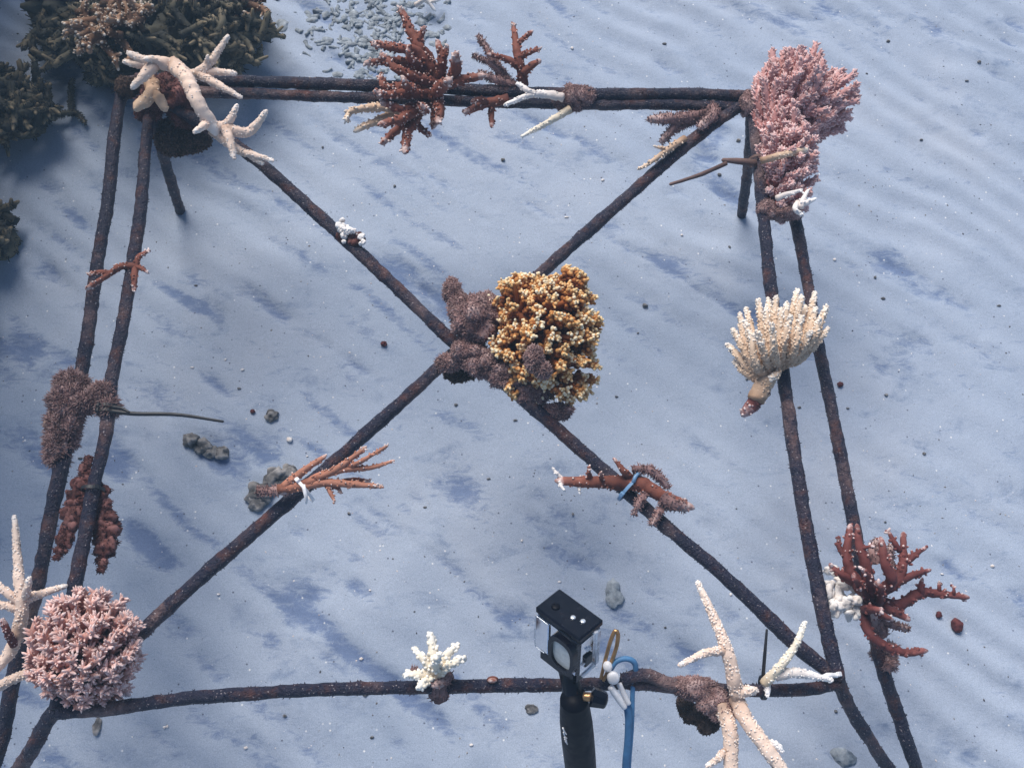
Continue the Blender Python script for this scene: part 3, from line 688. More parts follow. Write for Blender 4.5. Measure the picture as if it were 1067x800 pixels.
def deco_knobs(mb, rg, path, e, d, k):
    "star of small rounded knobs round the end, lower knobs down the stem"
    q = Vector(d).orthogonal().normalized(); b = Vector(d).cross(q); px = k
    big = rg.random()
    def knob(p0, dirv, L, r, t0, t1):
        dirv = dirv/np.linalg.norm(dirv); mb.tube([p0, p0+dirv*L], [r*.8, r], 6, .004, .12, 220, tip=(t0, t1), tipr=1.0)
    knob(e-d*2*px, d, 3.5*px, 2.3*px, .5, .80+.2*big)
    n = rg.randint(5, 10)
    for j in range(n):
        a = rg.random()*6.283; o = np.array(q*math.cos(a)+b*math.sin(a))
        L = px*rg.uniform(3.0, 8.5)*(.75+.5*big); dp = rg.uniform(0, 6); p0 = e-d*px*dp; f = rg.uniform(-.1, 1.1); tt = .74+.26*big-.055*dp*(1.3-f)+.05*rg.random()
        knob(p0, o+d*f, L, px*rg.uniform(1.3, 2.3), .35, tt)
        for _ in range(2):
            p1 = p0+(o+d*f)/np.linalg.norm(o+d*f)*L*rg.uniform(.5, 1); knob(p1, o*.4+d*.7+np.array([rg.gauss(0, .6) for _ in range(3)]), rg.uniform(2.5, 5)*px, rg.uniform(1.0, 1.8)*px, .45, min(1, tt+.10))
    for lev, m_, t_ in ((5, 5, .55), (10, 5, .42), (15, 4, .32), (20, 4, .22)):
        for j in range(m_):
            a = rg.random()*6.28; o = np.array(q*math.cos(a)+b*math.sin(a)); p0 = e-d*px*(lev+rg.uniform(-2, 2))
            knob(p0, o+d*.5, px*rg.uniform(4, 7), px*rg.uniform(1.8, 2.5), t_*.5, t_+.15*rg.random())
def deco_spikes(n, r, h, t1=1.0, lean=.9):
    def f(mb, rg, path, e, d, k):
        mb.nubs(rg, path, n, r, h, lean, t1, lo=.3, blunt=.55)
        for _ in range(5):
            o = Vector((rg.gauss(0, .5), rg.gauss(0, .5), rg.gauss(0, .5)))
            mb.spike(Vector(e)-Vector(d)*r, Vector(d)+o, r*1.1, h*1.4, .55, .95)
    return f
cb = at(545, 365, ZT+.01)
gold = bush('golden_coral', 'golden brown coral cushion with cream knobbly tips at the crossing of the diagonals', 'gold', [
    dict(boxy=1, c=(568, 350, ZT+.03), r=(54, 65, 52), n=108, wmin=-.30, rad=(3.6, 2.6), start=.3, root=lambda rg, a, b: cb+(RGT*a*20+UPV*b*25)*.0013, deco=deco_knobs)], 51, (0, .1, .3))
mb = MB(); c = at(566, 354, ZT+.02); k = pxm(c); mb.blob(c, np.array([40, 50, 34])*k, .3, 60, 4, (0, .25), 3, np.stack([RGT, UPV, -FWD])); mb.build('core', M['gold'], gold)
pb = [at(797, 112, ZT), at(800, 165, ZT), at(806, 215, ZT-.01)]
bush('pink_coral', 'bushy pink coral with pale spiky tips over the corner of the frame', 'pink', [
    dict(c=(826, 100, ZT+.02), r=(42, 52, 46), n=84, wmin=-.3, rad=(4.4, 3.0), start=.1, root=lambda rg, a, b: at(797+8*rg.random(), 120+50*rg.random(), ZT-.005), deco=deco_spikes(85, .0019, .0048, .84)),
    dict(c=(868, 104, ZT+.0), r=(24, 34, 36), n=34, wmin=-.3, rad=(4.2, 3.0), start=.2, root=lambda rg, a, b: at(812, 150, ZT-.005), deco=deco_spikes(85, .0019, .0048, .84)),
    dict(c=(820, 172, ZT+.012), r=(28, 56, 34), n=76, wmin=-.3, rad=(4.2, 3.0), start=.15, root=lambda rg, a, b: at(806, 190-b*30, ZT-.005), deco=deco_spikes(60, .0019, .0048, .86))], 52)
bc = at(78, 705, ZT+.0)
bush('pink_ball_coral', 'round dusty pink coral ball with frilly white tips on the corner of the frame', 'pinkball', [
    dict(c=(91, 674, ZT+.03), r=(55, 58, 44), n=150, wmin=-.45, rad=(4.6, 3.4), start=.3, root=lambda rg, a, b: bc+(RGT*a*25+UPV*b*25)*.0013, deco=deco_spikes(22, .0021, .0080, .88))], 53)

# pale stem of coral lying across the pink bush
branched('coral_branch', 'pale pink coral stick lying across the bushy pink coral', 'tan', *T3, ZT+.06, [
    ([(545, 525, 0), (620, 505, .004), (705, 485, .0)], 14, 11)], seed=38, dens=500, nub=(.0012, .0016))
branched('coral_fragment', 'white pointed chips of broken coral at the foot of the pink bush', 'bleach', *T3, ZT+.04, [
    ([(600, 665, 0), (640, 650, .004), (690, 635, .004)], 12, 6),
    ([(690, 700, .0), (700, 670, .004), (715, 640, .006)], 14, 6),
    ([(690, 690, .0), (715, 680, .004), (742, 668, .004)], 12, 6),
    ([(680, 680, .0), (670, 705, .004), (690, 720, .0)], 12, 8)], seed=39, dens=200)

# ---- algae clumps
def clump(name, label, mat, blobs, fz, seed, h=.007, sub=4, amp=.5, r=.0009):
    rg = random.Random(seed); mb = MB()
    for i, (x, y, zz, rx, ry, rz) in enumerate(blobs):
        c = at(x, y, zz); k = pxm(c)
        V = mb.blob(c, np.array([rx, ry, rz])*k, amp, 70, sub, (0, .9), seed+i, np.stack([RGT, UPV, -FWD]))
        mb.fuzz(rg, V, c, int(fz*2.4*(rx*ry)**.5), r, h*.75, .25, 1.0, .8)
    return tag(mb.build(name, M[mat]), label, 'algae')
clump('algae_clump', 'mauve fuzzy algae clump with a stubby finger at the crossing of the diagonals', 'turf', [
    (493, 333, ZT+.03, 22, 24, 22), (508, 326, ZT+.03, 15, 18, 18), (482, 322, ZT+.03, 12, 12, 14), (470, 303, ZT+.03, 8, 11, 9), (477, 314, ZT+.03, 9, 10, 9),
    (488, 368, ZT+.01, 18, 15, 16), (468, 378, ZT+.0, 12, 9, 10), (505, 380, ZT+.01, 20, 14, 14), (532, 392, ZT+.01, 22, 14, 14), (555, 410, ZT+.005, 18, 11, 12), (580, 428, ZT+.0, 15, 8, 10)], 60, 61)
clump('algae_clump', 'grey-mauve algae tuft growing on the golden coral', 'turf', [(557, 374, ZT+.095, 10, 12, 8), (566, 386, ZT+.09, 7, 7, 6)], 90, 62, .008)
clump('algae_clump', 'dark frilly growth hanging below the crossing of the diagonals', 'dturf', [(478, 390, ZT-.04, 12, 7, 8), (470, 386, ZT-.04, 6, 6, 6), (490, 388, ZT-.04, 7, 5, 7)], 60, 63, .010, r=.0022)
clump('algae_clump', 'big shaggy tan-mauve algae clump wrapped around the outer side bar', 'turf', [
    (77, 400, ZT-.02, 14, 12, 14), (72, 420, ZT-.02, 18, 20, 17), (66, 445, ZT-.025, 17, 22, 17), (60, 468, ZT-.03, 11, 18, 13), (90, 420, ZT-.01, 15, 9, 12), (105, 410, ZT+.0, 12, 9, 11), (112, 424, ZT+.0, 9, 10, 10)], 70, 64, .011)
branched('coral_fragment', 'tan nub of coral sticking out of the big shaggy algae clump', 'tan', *T4, ZT-.02, [([(200, 800, 0), (170, 790, .004), (185, 745, .006)], 13, 7)], seed=40, dens=300)
clump('algae_clump', 'shaggy reddish brown clump filling the corner under the arching staghorn', 'rust', [
    (172, 96, ZT+.01, 20, 18, 16), (160, 108, ZT+.01, 16, 13, 14), (190, 108, ZT+.0, 18, 20, 16), (150, 115, ZT, 9, 10, 10), (185, 85, ZT+.01, 15, 12, 12), (200, 122, ZT-.01, 14, 12, 12)], 45, 65, .006)
clump('algae_clump', 'dark brown ruffled growth hanging beneath the reddish corner clump', 'dturf', [
    (190, 138, ZT-.05, 25, 16, 14), (205, 145, ZT-.05, 14, 12, 12), (176, 148, ZT-.05, 12, 12, 12), (190, 152, ZT-.06, 20, 9, 12)], 40, 66, .008, r=.0022)
branched('coral_fragment', 'smooth tan lobed coral knob beside the reddish corner clump', 'tan', *T1, ZT+.03, [
    ([(560, 300, .0), (565, 345, .008), (525, 385, .01)], 26, 22), ([(570, 345, .008), (590, 365, .014), (605, 390, .012)], 18, 16)], seed=41, dens=900, nub=(.0013, .0016), tips=(0, .2, .4), tipend=.5, amp=.45)
clump('algae_clump', 'fuzzy brown tuft capping the bent end of the outer side bar', 'dturf', [(131, 92, ZT+.0, 10, 10, 9), (143, 88, ZT+.0, 9, 8, 8)], 70, 67, .006)
clump('algae_clump', 'grey-brown furry knot on the double bar next to the white fragment', 'turf', [
    (596, 103, ZT+.004, 11, 15, 13), (606, 102, ZT+.004, 14, 11, 11), (585, 106, ZT+.004, 8, 8, 9)], 70, 68, .006)
clump('algae_clump', 'mauve crusty clump under the largest staghorn on the end bar', 'turf', [
    (725, 718, ZT+.005, 20, 12, 13), (742, 728, ZT+.005, 16, 14, 14), (710, 714, ZT+.005, 12, 9, 11), (752, 740, ZT+.005, 12, 12, 13)], 60, 69, .005)
clump('algae_clump', 'drooping olive-brown flap below the largest staghorn', 'dturf', [
    (714, 735, ZT-.04, 8, 11, 6), (724, 745, ZT-.045, 13, 11, 6), (738, 755, ZT-.045, 11, 9, 6)], 30, 70, .004)
clump('algae_clump', 'brown furry joint where the pink bush meets the corner', 'turf', [
    (783, 108, ZT+.004, 14, 13, 13), (795, 115, ZT+.0, 9, 18, 13), (798, 220, ZT+.0, 9, 10, 11), (820, 222, ZT+.0, 14, 8, 11)], 55, 71, .005)
# rust-red slabs on the side bar
def slab(label, pts, rads, zz, seed):
    rg = random.Random(seed); mb = MB(); P = [at(x, y, zz+d) for x, y, d in pts]; k = pxm(P[0])
    C = catmull(P, 16); rr = np.interp(np.linspace(0, 1, 16), np.linspace(0, 1, len(rads)), rads)*k
    for j in range(16):
        for q in range(4):
            c = C[j]+(RGT*rg.uniform(-.7, .7)+UPV*rg.uniform(-.3, .3)-FWD*rg.uniform(-.25, .25))*rr[j]; r_ = rr[j]*rg.uniform(.25, .6)+.0015
            V = mb.blob(c, (r_, r_*rg.uniform(.7, 1.3), r_*.7), .8, 130, 3, (0, 1), seed+j*4+q, np.stack([RGT, UPV, -FWD])); mb.fuzz(rg, V, C[j], 30, .0009, .004, .2, .9, .6)
    return tag(mb.build('dead_coral_slab', M['rust']), label, 'coral')
slab('long rust-red slab of dead coral behind the inner side bar', [(94, 478, 0), (86, 505, 0), (75, 540, 0), (66, 565, 0), (60, 580, 0)], [5, 9, 13, 11, 4], ZT-.02, 81)
slab('rust-red drop-shaped slab of dead coral hanging inside the inner side bar', [(104, 505, 0), (107, 530, -.004), (111, 560, -.008), (109, 578, -.01), (106, 594, -.01)], [8, 9, 13, 12, 3], ZT-.012, 82)
# small bleached tuft on the diagonal
rg = random.Random(9); mb = MB()
for k in range(26):
    mb.blob(at(360+rg.gauss(0, 5), 239+rg.gauss(0, 4), ZT+.018+rg.uniform(0, .012)), rg.uniform(.003, .0055), .8, 220, 3, (.4, 1), k)
for k in range(9):
    mb.blob(at(376+rg.gauss(0, 2.5), 248+rg.gauss(0, 2), ZT+.015+rg.uniform(0, .008)), rg.uniform(.003, .005), .8, 220, 3, (.4, 1), k)
tuft = tag(mb.build('coral_tuft', M['bleach']), 'small white crumbly coral tuft on the diagonal bar', 'coral')
mb = MB()
for k in range(14): mb.blob(at(369+rg.gauss(0, 6), 248+rg.gauss(0, 3), ZT+.010+rg.uniform(0, .006)), rg.uniform(.005, .008), .35, 110, 2, (0, 1), k)
mb.build('base', M['rust'], tuft)
# flat disc on the end bar
mb = MB(); c = at(513, 708, ZT+.012); k = pxm(c); mb.blob(c, np.array([6, 4, 2.0])*k, .15, 90, 3, (0, .5), 3, np.stack([RGT, UPV, -FWD])); mb.blob(c-FWD*.002, np.array([4.5, 2.5, 1.6])*k, .15, 90, 3, (.6, 1), 4, np.stack([RGT, UPV, -FWD]))
tag(mb.build('shell', M['brown']), 'small flat reddish brown shell stuck on the end bar', 'shell')

# ------------------------------------------------------------------ cable ties
def tie(label, c, axis, rad, mat, tail=None, width=.0022, head=True, group=None, flatdir=None):
    c = np.asarray(c); axis = np.asarray(axis, float); axis /= np.linalg.norm(axis)
    th = thing('cable_tie', label, 'cable tie', c, group)
    q = np.cross(axis, FWD); q /= np.linalg.norm(q); b = np.cross(axis, q)
    n = 40; V = []; F = []
    for j in range(n):
        a = 2*math.pi*j/n; o = q*math.cos(a)+b*math.sin(a)
        for (dr, da) in ((0, -1), (.0012, -1), (.0012, 1), (0, 1)): V.append(c+o*(rad+dr)+axis*width*da)
    for j in range(n):
        for m_ in range(4): F.append((j*4+m_, j*4+(m_+1) % 4, ((j+1) % n)*4+(m_+1) % 4, ((j+1) % n)*4+m_))
    mb = MB(); mb.add(V, F, .5); mb.build('band', M[mat], th, smooth=False)
    if head:
        o = q*.55-FWD*.83; o -= axis*(o@axis); o /= np.linalg.norm(o)
        mb = MB(); mb.box(c+o*(rad+.002), np.stack([axis, o, np.cross(axis, o)]), (.0030, .0026, .0034), .0008, .5); mb.build('head', M[mat], th, smooth=False)
    if tail:
        P = [at(*p) for p in tail[0]]
        mb = MB(); mb.tube(P, [tail[1], tail[1]*.9, tail[1]*.6], 6, .006, .08, 60, tip=(.3, .6), flat=(-FWD, .7)); mb.build('tail', M[mat], th)
    return th
def along(a, b): return at(*b)-at(*a)
tie('black cable tie with a long free tail on the inner side bar', at(112, 430, ZT), along((110, 455, ZT), (117, 392, ZT)), .0135, 'blacktie', ([(114, 428, ZT+.012), (140, 431, ZT+.016), (185, 432, ZT+.018), (232, 439, ZT+.012)], .0034))
tie('second black cable tie looped beside the long-tailed one', at(113, 425, ZT+.001), along((110, 455, ZT), (117, 392, ZT)), .0138, 'blacktie', ([(115, 424, ZT+.013), (126, 425, ZT+.016), (134, 429, ZT+.018)], .0030))
tie('black cable tie around the inner side bar by the rust-red slabs', at(97, 510, ZT), along((98, 505, ZT), (89, 555, ZT)), .0145, 'blacktie')
tie('white cable tie around the orange-brown branch', at(316, 509, ZT+.010), along((300, 526, ZT), (380, 461, ZT)), .0215, 'whitetie', ([(316, 505, ZT+.034), (319, 518, ZT+.030), (319, 524, ZT+.020)], .003))
tie('pale blue cable tie around the rusty half-dead branch', at(656, 508, ZT+.010), along((690, 545, ZT), (600, 464, ZT)), .0225, 'bluetie', ([(660, 502, ZT+.034), (663, 495, ZT+.036), (668, 492, ZT+.030)], .003))
tie('white cable tie at the bare corner of the frame', at(864, 704, ZT), along((860, 650, ZT), (873, 708, ZT)), .014, 'whitetie', ([(858, 706, ZT+.014), (864, 703, ZT+.015), (872, 704, ZT+.014)], .0042))
tie('thin dark cable tie end standing up beside the two-horned white staghorn', at(795, 716, ZT), along((740, 718, ZT), (840, 718, ZT)), .0145, 'blacktie', ([(795, 705, ZT+.016), (797, 680, ZT+.04), (799, 656, ZT+.05)], .0026), head=False)
tie('overgrown brown cable tie sticking out from the side bar at the pink bush', at(790, 168, ZT), along((787, 140, ZT), (792, 190, ZT)), .016, 'browntie', ([(788, 170, ZT+.012), (768, 168, ZT+.014), (754, 167, ZT+.014)], .0062), head=True)
mb = MB(); mb.tube([at(757, 170, ZT+.012), at(730, 182, ZT+.006), at(699, 192, ZT-.004)], [.0038, .0036, .0030], 7, .005, .2, 80, tip=(.2, .8)); tag(mb.build('twig', M['browntie']), 'thin brown twig hanging off the overgrown tie below the pink bush', 'twig')

# ------------------------------------------------------------------ action camera on a hand grip
head = at(592, 660, 0); hd = head-CAM; hd /= np.linalg.norm(hd)
HC = CAM+hd*1.20
nt_ = -UPV*0; ex, ey, ez = RGT, -UPV, -FWD
n_t = -.816*ey*1+.577*ez; n_r = .707*ex+.408*ey+.577*ez; n_f = -.707*ex+.408*ey+.577*ez
n_t = -(.816*ey)+.577*ez
AX = np.stack([n_r, n_f, n_t])                     # width, front, top
rig = thing('action_camera', 'black action camera in a clear housing on a thick black hand grip', 'camera', at(600, 712, ZT))
W2, D2, H2 = .035, .0205, .0325
cc = HC-n_t*.004
mb = MB(); mb.box(cc-n_t*.002, AX, (W2-.002, D2-.0025, H2-.0025), .003); body = mb.build('camera_body', M['black'], rig, smooth=False)
mb = MB(); mb.box(cc, AX, (W2, D2, H2), .004); case = mb.build('housing', M['clear'], rig, smooth=False)
mb = MB(); mb.box(cc+n_t*(H2+.0035), AX, (W2+.0005, D2+.001, .0045), .0018); top = mb.build('top_lid', M['black'], rig, smooth=False)
for (u, v, rr) in ((-.018, .004, .0055), (.008, .002, .0034), (.020, -.002, .0034)):
    mb = MB(); p = cc+n_t*(H2+.0078)+n_r*u+n_f*v; mb.tube([p, p+n_t*.0016], [rr, rr*.9], 20, .001, tipr=.2); mb.build('button', M['silver'] if rr < .004 else M['rubber'], top)
# lens port: rounded square frame with a paler glass
def ring_sq(c, a, b, n, ro, ri, dep, e=2.9, N=48):
    V = []; F = []
    for j in range(N):
        t = 2*math.pi*j/N; cs, sn = math.cos(t), math.sin(t); s_ = (abs(cs)**e+abs(sn)**e)**(-1/e)
        for (r_, d_) in ((ro, 0), (ro, dep), (ri, dep), (ri, dep*.45)): V.append(c+(a*cs+b*sn)*s_*r_+n*d_)
    for j in range(N):
        for m_ in range(3): F.append((j*4+m_, ((j+1) % N)*4+m_, ((j+1) % N)*4+m_+1, j*4+m_+1))
    return V, F
lp = cc+n_f*(D2-.001)+n_r*.0135-n_t*.001
V, F = ring_sq(lp, n_r, n_t*1.38, n_f, .0205, .0152, .009); mb = MB(); mb.add(V, F, 0); port = mb.build('lens_port', M['black'], rig, smooth=False)
V, F = ring_sq(lp+n_f*.003, n_r, n_t*1.38, n_f, .0153, .0005, .0022); mb = MB(); mb.add(V, F, 0); mb.build('lens_glass', M['glass'], port, smooth=False)
mb = MB(); mb.box(cc+n_f*(D2+.0012)-n_r*.022+n_t*.002, AX, (.0105, .0016, .027), .001); mb.build('front_plate', M['clear'], rig, smooth=False)
mb = MB(); mb.box(cc+n_r*(W2+.001)-n_f*.012+n_t*.001, AX, (.002, .0040, H2-.002), .0012); lt = mb.build('latch', M['silver'], rig, smooth=False)
mb = MB(); mb.box(cc+n_r*(W2+.0014)+n_f*.004-n_t*.008, AX, (.0018, .0065, .009), .001); mb.build('side_button', M['black'], rig, smooth=False)
for j in range(5):
    mb = MB(); p = cc+n_r*(W2+.0012)+n_f*(rng.uniform(-.004, .012))+n_t*rng.uniform(-.012, .015); mb.box(p, AX, (.0012, rng.uniform(.0015, .004), rng.uniform(.001, .003)), .0004); mb.build('screw', M['silver'], rig, smooth=False)
mb = MB(); mb.box(cc-n_r*.002-n_f*(D2+.004)-n_t*.004, AX, (W2-.008, .005, H2-.006), .002); mb.build('back_door', M['black'], rig, smooth=False)
mb = MB(); e_ = cc+n_r*(W2+.0006)
mb.tube([e_-n_f*.004+n_t*(H2-.001), e_-n_f*.011+n_t*(H2-.004), e_-n_f*.013+n_t*(H2-.012), e_-n_f*.013-n_t*(H2-.012), e_-n_f*.010-n_t*(H2-.004), e_-n_f*.0-n_t*(H2-.001), e_+n_f*.012-n_t*(H2-.001)], [.0024, .0026, .0026, .0022, .0018], 8, .003); mb.build('rim_highlight', M['whitetie'], rig)  # white tube stands for the bright highlight on the housing's right edge
mb = MB(); e_ = cc+n_f*(D2+.0022)-n_r*.022
mb.tube([e_+n_r*.010+n_t*.028, e_-n_r*.009+n_t*.028, e_-n_r*.0115+n_t*.024, e_-n_r*.0115-n_t*.020, e_-n_r*.008-n_t*.027, e_+n_r*.004-n_t*.027], [.0008]*3, 6, .003); mb.build('plate_edge', M['silver'], rig)
mb = MB(); mb.box(cc-n_t*(H2+.008)-n_f*.002, AX, (.030, .021, .010), .003); mb.build('mount_block', M['black'], rig, smooth=False)
# knuckle and grip
kn = cc-n_t*(H2+.016)
gtop = CAM+(at(598, 728, 0)-CAM)/np.linalg.norm(at(598, 728, 0)-CAM)*1.225
gend = at(612, 870, .05)
gd = gend-gtop; gd /= np.linalg.norm(gd); gq = np.cross(gd, FWD); gq /= np.linalg.norm(gq)
for s_ in (-1, 0, 1):
    mb = MB(); mb.box(kn+n_t*.006+n_r*s_*.0075, AX, (.0028, .009, .014), .002); mb.build('hinge_prong', M['black'], rig, smooth=False)
mb = MB(); mb.tube([kn-n_t*.004, (kn+gtop)/2, gtop+gd*.015], [.013, .012, .014], 18, .004, .03, 60, tipr=.4); mb.build('knuckle', M['black'], rig)
mb = MB(); sc0 = gtop-gd*.006+RGT*.012; mb.tube([sc0, sc0+RGT*.009-FWD*.002], [.0055, .0055], 16, .002, tipr=.2); mb.build('screw_collar', M['brass'], rig)
mb = MB(); s1 = sc0+RGT*.010-FWD*.002; pk = mb.tube([s1, s1+RGT*.015-UPV*.004], [.0125, .0105], 9, .003, tipr=.4); mb.build('thumb_screw', M['black'], rig, smooth=False)
mb = MB(); s2 = kn+n_t*.004-n_r*.012; mb.box(s2-n_r*.006, AX, (.005, .008, .010), .002); mb.build('hinge_nut', M['black'], rig, smooth=False)
mb = MB(); mb.box(s2-n_r*.006+n_f*.0085, AX, (.001, .0008, .006), 0); mb.build('hinge_mark', M['whitetie'], rig, smooth=False)
L = np.linalg.norm(gend-gtop)
ts = [0, .02, .045, .12, .3, .6, .9, 1.0]
mb = MB(); mb.tube([gtop+gd*L*t for t in ts], [.017, .0205, .0212, .0210, .0205, .0205, .021, .020], 28, .004, .006, 40, tipr=.3); grip = mb.build('hand_grip', M['rubber'], rig)
# worn white lettering on the grip, too blurred in the photograph to read
def gp(u, v, off=.0012):
    "point on the grip surface: u metres along, v radians round from the face turned to the viewer"
    nf = -(FWD-gd*(FWD@gd)); nf /= np.linalg.norm(nf); sd_ = np.cross(gd, nf)
    return gtop+gd*u+(nf*math.cos(v)+sd_*math.sin(v))*(.0210+off)
sgn = 1 if (np.cross(gd, -FWD)@RGT) < 0 else -1
for (u0, v0, u1, v1, wd) in ((.040, .92, .047, .80, .0022), (.047, .80, .050, .70, .0018), (.050, .90, .056, .86, .0018), (.058, .86, .060, .70, .0014), (.062, .90, .066, .72, .0014), (.067, .90, .070, .72, .0013), (.071, .84, .075, .70, .0016)):
    mb = MB(); mb.tube([gp(u0, sgn*v0), gp((u0+u1)/2, sgn*(v0+v1)/2), gp(u1, sgn*v1)], [wd*.5, wd*.5], 5, .002); mb.build('letter_stroke', M['whitetie'], grip)

# lanyard with clip
ly = thing('lanyard', 'blue webbing lanyard with a white clasp and brass hook hanging from the camera grip', 'lanyard', at(640, 712, ZT))
def near(x, y, d):
    v = FWD+RGT*(x-533.5)/FPX+UPV*(400-y)/FPX
    return CAM+v*d
D = 1.235
mb = MB(); lp_ = [near(626, 707, D), near(630, 690, D), near(636, 668, D-.005), near(641, 657, D-.006), near(644, 661, D-.006), near(642, 675, D-.004), near(635, 695, D), near(629, 708, D)]
mb.tube(lp_, [.0024, .0026, .0028, .0028, .0026, .0024], 8, .003, .05, 80); mb.build('hook', M['brass'], ly)
mb = MB(); c = near(639, 706, D-.012); mb.tube([c+FWD*.004, c-FWD*.003], [.0078, .0078], 22, .002, tipr=.3); mb.build('clasp_button', M['whitetie'], ly)
mb = MB(); a_, b_ = near(636, 715, D-.010), near(651, 737, D-.008); mb.tube([a_, (a_+b_)/2, b_], [.0042, .0046, .0038], 10, .003, tipr=.5); mb.build('clasp_arm', M['whitetie'], ly)
mb = MB(); a_, b_ = near(645, 712, D-.004), near(655, 733, D-.004); mb.tube([a_, (a_+b_)/2, b_], [.0036, .0036, .0036], 10, .003, tipr=.5); mb.build('clasp_arm', M['whitetie'], ly)
mb = MB(); c = near(633, 694, D-.006); mb.blob(c, [.006, .007, .005], .15, 120, 3); mb.build('clasp_knot', M['whitetie'], ly)
mb = MB(); P = [near(636, 697, D), near(642, 689, D), near(652, 686, D), near(661, 690, D+.002), near(663, 703, D+.006)]
mb.tube(P, [.0038]*3, 8, .004, .05, 60); mb.build('strap', M['strap'], ly)
mb = MB(); P = [near(653, 733, D), near(655, 750, D), near(654, 775, D+.004), near(652, 800, D+.01), near(650, 860, D+.06), at(655, 930, .02)]
mb.tube(P, [.0048]*3, 10, .005, .05, 60, flat=(-FWD, .45)); mb.build('strap', M['strap'], ly)
mb = MB(); P = [near(660, 700, D+.01), near(659, 725, D+.006), near(658, 760, D+.006), near(655, 800, D+.012), near(654, 860, D+.062), at(660, 935, .02)]
mb.tube(P, [.0034]*3, 8, .005, .05, 60, flat=(-FWD, .45)); mb.build('strap', M['strap'], ly)

# ------------------------------------------------------------------ seabed things
def stone(name, label, cat, x, y, r, mat, seed, group=None, flat=.55, amp=.4, bury=.25, fr=None):
    p = at(x, y, 0.0); k = pxm(p); r = np.array(r, float)*k
    zg = ground(p[0], p[1]); mb = MB(); h = min(r)*flat
    mb.blob((p[0], p[1], zg+h*(1-2*bury)), (r[0], r[1], h), amp*1.5, fr or 1.5/max(r), 4 if max(r) > .006 else 2, (0, 1), seed)
    o = mb.build(name, M[mat]); return tag(o, label, cat, group)
def dumbbell(label, pts, mat, seed):
    mb = MB()
    for i, (x, y, r) in enumerate(pts):
        p = at(x, y, 0); k = pxm(p); zg = ground(p[0], p[1]); mb.blob((p[0], p[1], zg+r*k*.35), (r*k, r*k*.9, r*k*.7), .6, 95, 4, (0, 1), seed+i)
    return tag(mb.build('rubble_stone', M[mat]), label, 'stone')
dumbbell('bone-shaped grey stone lying alone on the sand', [(201, 461, 9), (212, 466, 9), (222, 471, 8), (231, 473, 8)], 'stone', 1)
stone('rubble_stone', 'round dark pebble on the sand near the bone-shaped stone', 'stone', 284, 434, (7, 7), 'stone', 7)
dumbbell('mottled grey stones half hidden under the orange-brown branch', [(272, 516, 13), (288, 500, 12), (268, 525, 9), (302, 494, 9)], 'stone', 11)
stone('rubble_stone', 'low grey stone half buried in sand beyond the action camera', 'stone', 641, 620, (9, 14), 'rubble', 17, bury=.44)
stone('rubble_stone', 'tiny dark grey stone below the end bar by the grip', 'stone', 553, 738, (7, 5), 'stone', 19)
stone('rubble_stone', 'dark hook-shaped bit under the end bar by the pink ball coral', 'stone', 103, 756, (4, 8), 'stone', 20)
stone('coral_chip', 'square maroon chip lying on open sand by the red-brown coral', 'coral chip', 996, 652, (6, 7), 'maroon', 23, flat=.9, bury=.1, amp=.25)
stone('coral_chip', 'small round maroon chip between the red-brown coral and the square chip', 'coral chip', 978, 640, (3.5, 3.5), 'maroon', 24, flat=.9, bury=.1)
stone('coral_chip', 'tiny maroon dot on the sand right of the outer bar', 'coral chip', 875, 401, (3.2, 3.2), 'maroon', 25, flat=.9, bury=.1)
stone('coral_chip', 'dark speck on the sand next to the golden coral', 'coral chip', 672, 319, (3, 2.5), 'stone', 26, flat=.9, bury=.1)
stone('coral_chip', 'reddish chip on the sand left of the crossing', 'coral chip', 400, 358, (3.5, 3), 'maroon', 27, flat=.9, bury=.1)
stone('coral_chip', 'white chip on the sand above the orange-brown branch', 'coral chip', 302, 459, (3.2, 2.6), 'bleach', 28, flat=.9, bury=.1)
stone('rubble_stone', 'small stone on the sand beside the shaggy side bar', 'stone', 264, 430, (2.6, 2.6), 'maroon', 29, flat=.9, bury=.1)
stone('rubble_stone', 'dark tangled debris on the sand between the front leg and the staghorn', 'stone', 880, 790, (15, 11), 'rubble', 30, flat=.4, bury=.45)
rg = random.Random(77)
cells = []
for k in range(34):
    x, y = rg.uniform(150, 1050), rg.uniform(20, 790)
    o = stone('shell_chip', 'tiny pale shell chip lying loose on the sand', 'shell chip', x, y, (rg.uniform(1.2, 2.4), rg.uniform(1.0, 1.8)), 'bleach', 100+k, 'pale shell chips on the sand', flat=.8, bury=.2)
for k in range(46):
    x, y = rg.uniform(60, 1050), rg.uniform(20, 790)
    stone('grit_speck', 'tiny dark grit speck lying loose on the sand', 'grit', x, y, (rg.uniform(1.2, 2.6), rg.uniform(1.0, 2.0)), 'stone', 200+k, 'dark grit specks on the sand', flat=.8, bury=.2)

